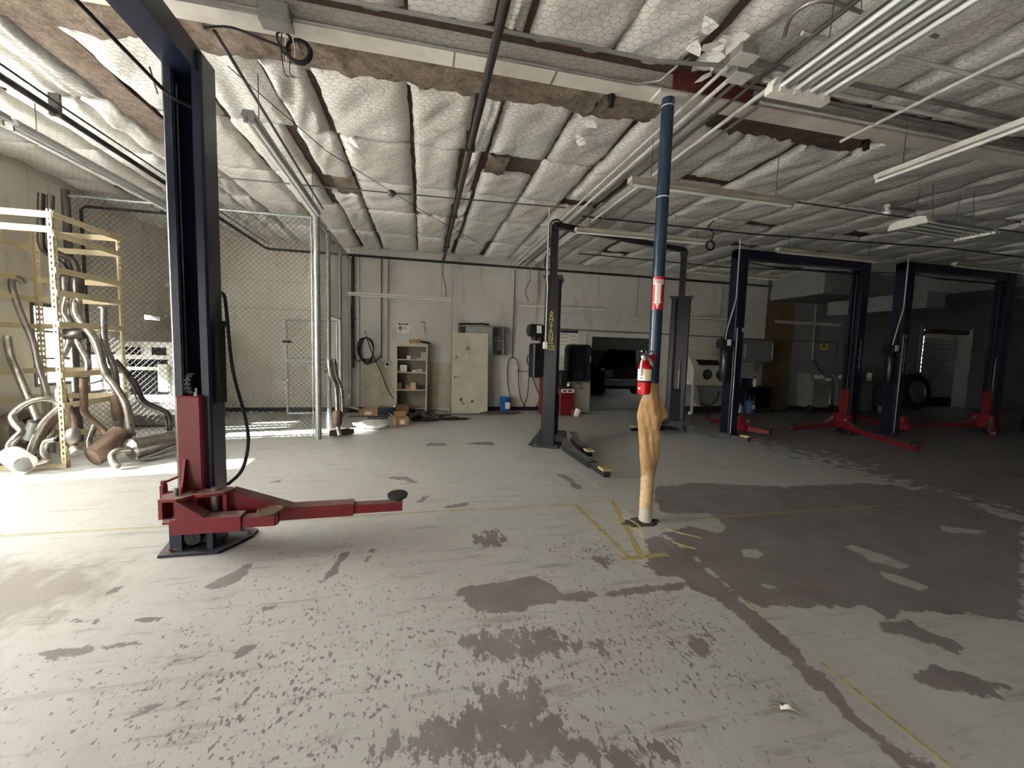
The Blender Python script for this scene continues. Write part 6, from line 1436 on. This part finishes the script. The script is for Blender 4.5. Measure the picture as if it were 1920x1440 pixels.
def high_bay(label, x, y, z, rz, L, Wd, n=4, ztop=3.93):
    t = thing('panel_lamp', label, 'ceiling lamp', (x, y, z), rz)
    hwd = Wd / 2
    for x0 in (0, L - .06): 
        MB().prism([(-hwd, .0), (-hwd + .02, .05), (-hwd * .6, .075), (hwd * .6, .075), (hwd - .02, .05), (hwd, .0), (hwd, -.03), (-hwd, -.03)], 'x', x0, x0 + .06).build('end_cap', m_white, t)
    w = Wd / n
    for k in range(n):
        yc = -hwd + w * (k + .5)
        MB().prism([(yc - w * .48, .0), (yc - w * .2, .05), (yc + w * .2, .05), (yc + w * .48, .0), (yc + w * .46, -.002), (yc + w * .19, .046), (yc - w * .19, .046), (yc - w * .46, -.002)], 'x', .06, L - .06).build('reflector', m_chrome if False else m_galv, t)
        MB().cyl((.05, yc, .005), (L - .05, yc, .005), .014, 10).build('tube', m_tube, t, True)
        for xx in (.06, L - .075): MB().box(xx, xx + .015, yc - .013, yc + .013, -.03, .03).build('socket', m_white, t)
    for xx in (.3, L - .3):
        for s in (-1, 1): MB().cyl((xx, s * hwd * .5, .075), (xx, s * hwd * .3, ztop - z), .003, 5).build('hanger', m_conddark, t)
    MB().bbox(.4, L - .4, -.06, .06, .075, .12, .008).build('ballast_box', m_white, t)
    return t
high_bay('large white four tube lamp overhead right of the blue pole', 2.205, 2.19, 3.2, -PI / 2, 1.9, .42)
high_bay('white four tube lamp over the right side of the room', 6.18, 4.22, 3.4, .06, 1.42, .43)

# ------------------------------------------------------------------ tape and debris on the floor
def strip(p, q, w, seed=0, z=.0015, n=14):
    r = random.Random(seed); p = Vector((*p, 0)); q = Vector((*q, 0)); d = (q - p); L = d.length; d.normalize(); s = Vector((-d.y, d.x, 0)); a = []; b = []
    for i in range(n + 1):
        c = p + d * (L * i / n); a.append(c + s * w / 2 * r.uniform(.55, 1.1) + Vector((0, 0, z))); b.append(c - s * w / 2 * r.uniform(.55, 1.1) + Vector((0, 0, z)))
    vs = a + b + [v - Vector((0, 0, z - .0002)) for v in a + b]; N = n + 1; fs = []
    for i in range(n): fs += [(i, i + 1, N + i + 1, N + i), (2 * N + i, 2 * N + N + i, 2 * N + N + i + 1, 2 * N + i + 1), (i, 2 * N + i, 2 * N + i + 1, i + 1), (N + i, N + i + 1, 3 * N + i + 1, 3 * N + i)]
    return MB().add([tuple(v) for v in vs], fs)
tt = thing('floor_tape', 'worn yellow tape triangle on the floor left of the blue pole', 'floor tape', (0, 0, 0))
strip((1.6, 3.92), (1.62, 2.8), .055, 1).build('tape_strip', m_tape, tt); strip((2.06, 4.02), (1.72, 2.8), .06, 2, .003).build('tape_strip', m_tape, tt); strip((1.55, 2.8), (1.95, 2.8), .06, 3, .0045).build('tape_strip', m_tape, tt)
strip((1.3, 3.93), (2.07, 3.97), .02, 4, .002).build('tape_strip', m_tape, tt); strip((1.65, 3.8), (1.98, 3.3), .02, 14, .002).build('tape_strip', m_tape, tt)
lt = thing('floor_tape', 'long dirty tape line crossing the floor under the navy lift arm', 'floor tape', (0, 0, 0))
strip((-4.6, 4.0), (-2.4, 3.985), .018, 5, n=40).build('tape_strip', m_tape, lt); strip((-2.4, 3.985), (.55, 3.97), .016, 6, n=50).build('tape_strip', m_tape, lt); strip((.7, 3.97), (1.28, 3.96), .012, 7).build('tape_strip', m_tape, lt)
rt = thing('floor_tape', 'olive tape remnant along the floor joint at the lower right', 'floor tape', (0, 0, 0)); strip((2.085, 1.62), (2.07, 1.02), .022, 8).build('tape_strip', m_tape, rt); strip((2.1, 2.2), (2.09, 1.95), .016, 9).build('tape_strip', m_tape, rt)
ft = thing('floor_tape', 'torn tape remnants along the joint in front of the black lift', 'floor tape', (0, 0, 0)); strip((2.09, 5.05), (2.08, 4.3), .016, 10).build('tape_strip', m_tapepale, ft); strip((2.07, 6.0), (2.08, 5.5), .014, 11).build('tape_strip', m_tapepale, ft); strip((2.0, 7.6), (2.06, 6.8), .014, 12).build('tape_strip', m_tapepale, ft)
rt2 = thing('floor_tape', 'faint tape line crossing the dark floor right of the blue pole', 'floor tape', (0, 0, 0)); strip((2.55, 3.41), (5.3, 3.39), .02, 13, n=40).build('tape_strip', m_tape, rt2)
def curl(label, pts, w, m, group=None):
    b = MB(); S = smooth(pts, 4); r = random.Random(len(pts))
    rings = []
    for i, p in enumerate(S):
        d = (S[min(i + 1, len(S) - 1)] - S[max(i - 1, 0)]); s = Vector((-d.y, d.x, 0)).normalized() * w / 2
        rings.append([p - s, p + s, p + s + Vector((0, 0, .003)), p - s + Vector((0, 0, .003))])
    o = b.loft(rings).build('tape_curl', m); tag(o, label, 'tape', group); return o
curl('curled strip of pale tape lying right of the pole base', [(2.22, 3.24, .004), (2.27, 3.1, .02), (2.36, 3.05, .012), (2.42, 3.0, .005)], .022, m_tapepale)
curl('crumpled tape scrap in front of the pole base', [(2.12, 2.98, .004), (2.16, 2.86, .02), (2.24, 2.84, .006)], .03, m_tapepale)
curl('loose thin tape strand left of the pole base', [(1.95, 3.55, .004), (1.98, 3.4, .015), (2.0, 3.3, .004)], .018, m_tapepale)
curl('shredded tape lying by the tape triangle', [(1.9, 3.3, .004), (1.93, 3.2, .02), (1.9, 3.1, .004)], .02, m_tapepale)
curl('small white paper scrap on the lower right floor', [(1.62, 1.42, .004), (1.65, 1.40, .02), (1.69, 1.39, .004)], .025, m_paper)
curl('dark peeled paint flake beside the white scrap', [(1.6, 1.46, .003), (1.63, 1.43, .014), (1.66, 1.42, .003)], .02, m_grey)
# debris pile by the back wall
carton('cardboard_box', 'open brown cardboard box with white flap in front of the bookshelf', (-.42, 8.72, 0), (.26, .22, .17), .25, m_card, True, 'box', (('l', .6), ('r', -.9), ('b', .9)), True)
carton('cardboard_box', 'flat opened carton with a raised lid near the cage', (-1.25, 10.1, 0), (.42, .3, .14), .1, m_card, True, 'box', (('b', -1.0), ('l', .3)), True)
carton('cardboard_box', 'dark navy carton between the cage and the bookshelf', (-.82, 10.15, 0), (.4, .3, .19), -.05, m_bluecol, False, 'box')
carton('cardboard_box', 'brown open carton at the foot of the bookshelf', (-.48, 10.18, 0), (.3, .26, .22), .15, m_cardd, True, 'box', (('l', -.7), ('r', .2), ('b', -.3)))
bag = MB(); rb = random.Random(8); vs = []; fs = []
nu, nv = 18, 9
for j in range(nv + 1):
    for i in range(nu):
        a = 2 * PI * i / nu; p = PI * j / nv; k = 1 + rb.uniform(-.16, .16)
        vs.append((.36 * k * math.sin(p) * math.cos(a), .2 * k * math.sin(p) * math.sin(a), max(.0, .075 + .085 * k * -math.cos(p))))
for j in range(nv):
    for i in range(nu): fs.append((j * nu + i, j * nu + (i + 1) % nu, (j + 1) * nu + (i + 1) % nu, (j + 1) * nu + i))
tag(bag.add(vs, fs).xf(TR(-.98, 8.42)).build('plastic_bag', m_plastic), 'crumpled clear plastic bag on the sunlit floor beside the cage', 'plastic bag')
wt = thing('wire_tangle', 'tangled heap of dark cables on the floor before the bookshelf', 'cable', (.02, 9.3, 0))
rb = random.Random(12)
for k in range(46):
    pts = [(rb.gauss(0, .22), rb.gauss(0, .13), abs(rb.gauss(.07, .06)) + .012) for _ in range(5)]
    o = MB().tube(smooth(pts, 4), rb.choice((.006, .009, .013)), 5).build('cable', rb.choice((m_rubber, m_rubber, m_conddark, m_blackm, m_kraft)), wt, True)
tag(MB().tube([(.22 * math.cos(2 * PI * i / 30), .12 * math.sin(2 * PI * i / 30), .012) for i in range(31)], .011, 6, False).xf(TR(-.98, 9.62)).build('hose_ring', m_rubber, None, True), 'black hose ring lying on the floor near the cage', 'hose')
mt_ = MB().prism([(-.42, -.02), (-.1, -.2), (.3, -.16), (.45, .0), (.1, .15), (-.25, .12)], 'z', .002, .014).xf(TR(.68, 9.42)).build('rubber_mat', m_rubber); tag(mt_, 'flat black rubber mat on the floor before the leaning door', 'mat')
for k, (x, y, a, l, lab) in enumerate(((.75, 10.0, .05, 1.5, 'long thin rod on the floor in front of the leaning door'), (-1.2, 9.85, -.02, .9, 'dark rod on the floor beside the cage'), (.45, 9.85, .2, .5, 'short rod right of the cable heap'))):
    tag(MB().cyl((-l / 2, 0, .012), (l / 2, 0, .012), .011, 6).cyl((l / 2 - .03, 0, .014), (l / 2, 0, .014), .016, 6).xf(TR(x, y) @ RZ(a)).build('metal_rod', m_conddark), lab, 'rod')
tag(MB().box(-.3, .2, -.06, .06, .0, .1).xf(TR(-1.55, 10.55)).build('black_kick_plate', m_blackm), 'low black block on the floor at the cage corner', 'block')
tag(MB().prism([(-.5, -.06), (.4, -.1), (.5, .06), (-.3, .1)], 'z', .001, .008).xf(TR(6.1, 12.6)).build('paper_sheet', m_paper), 'flat white sheet on the bay floor before the truck', 'paper')
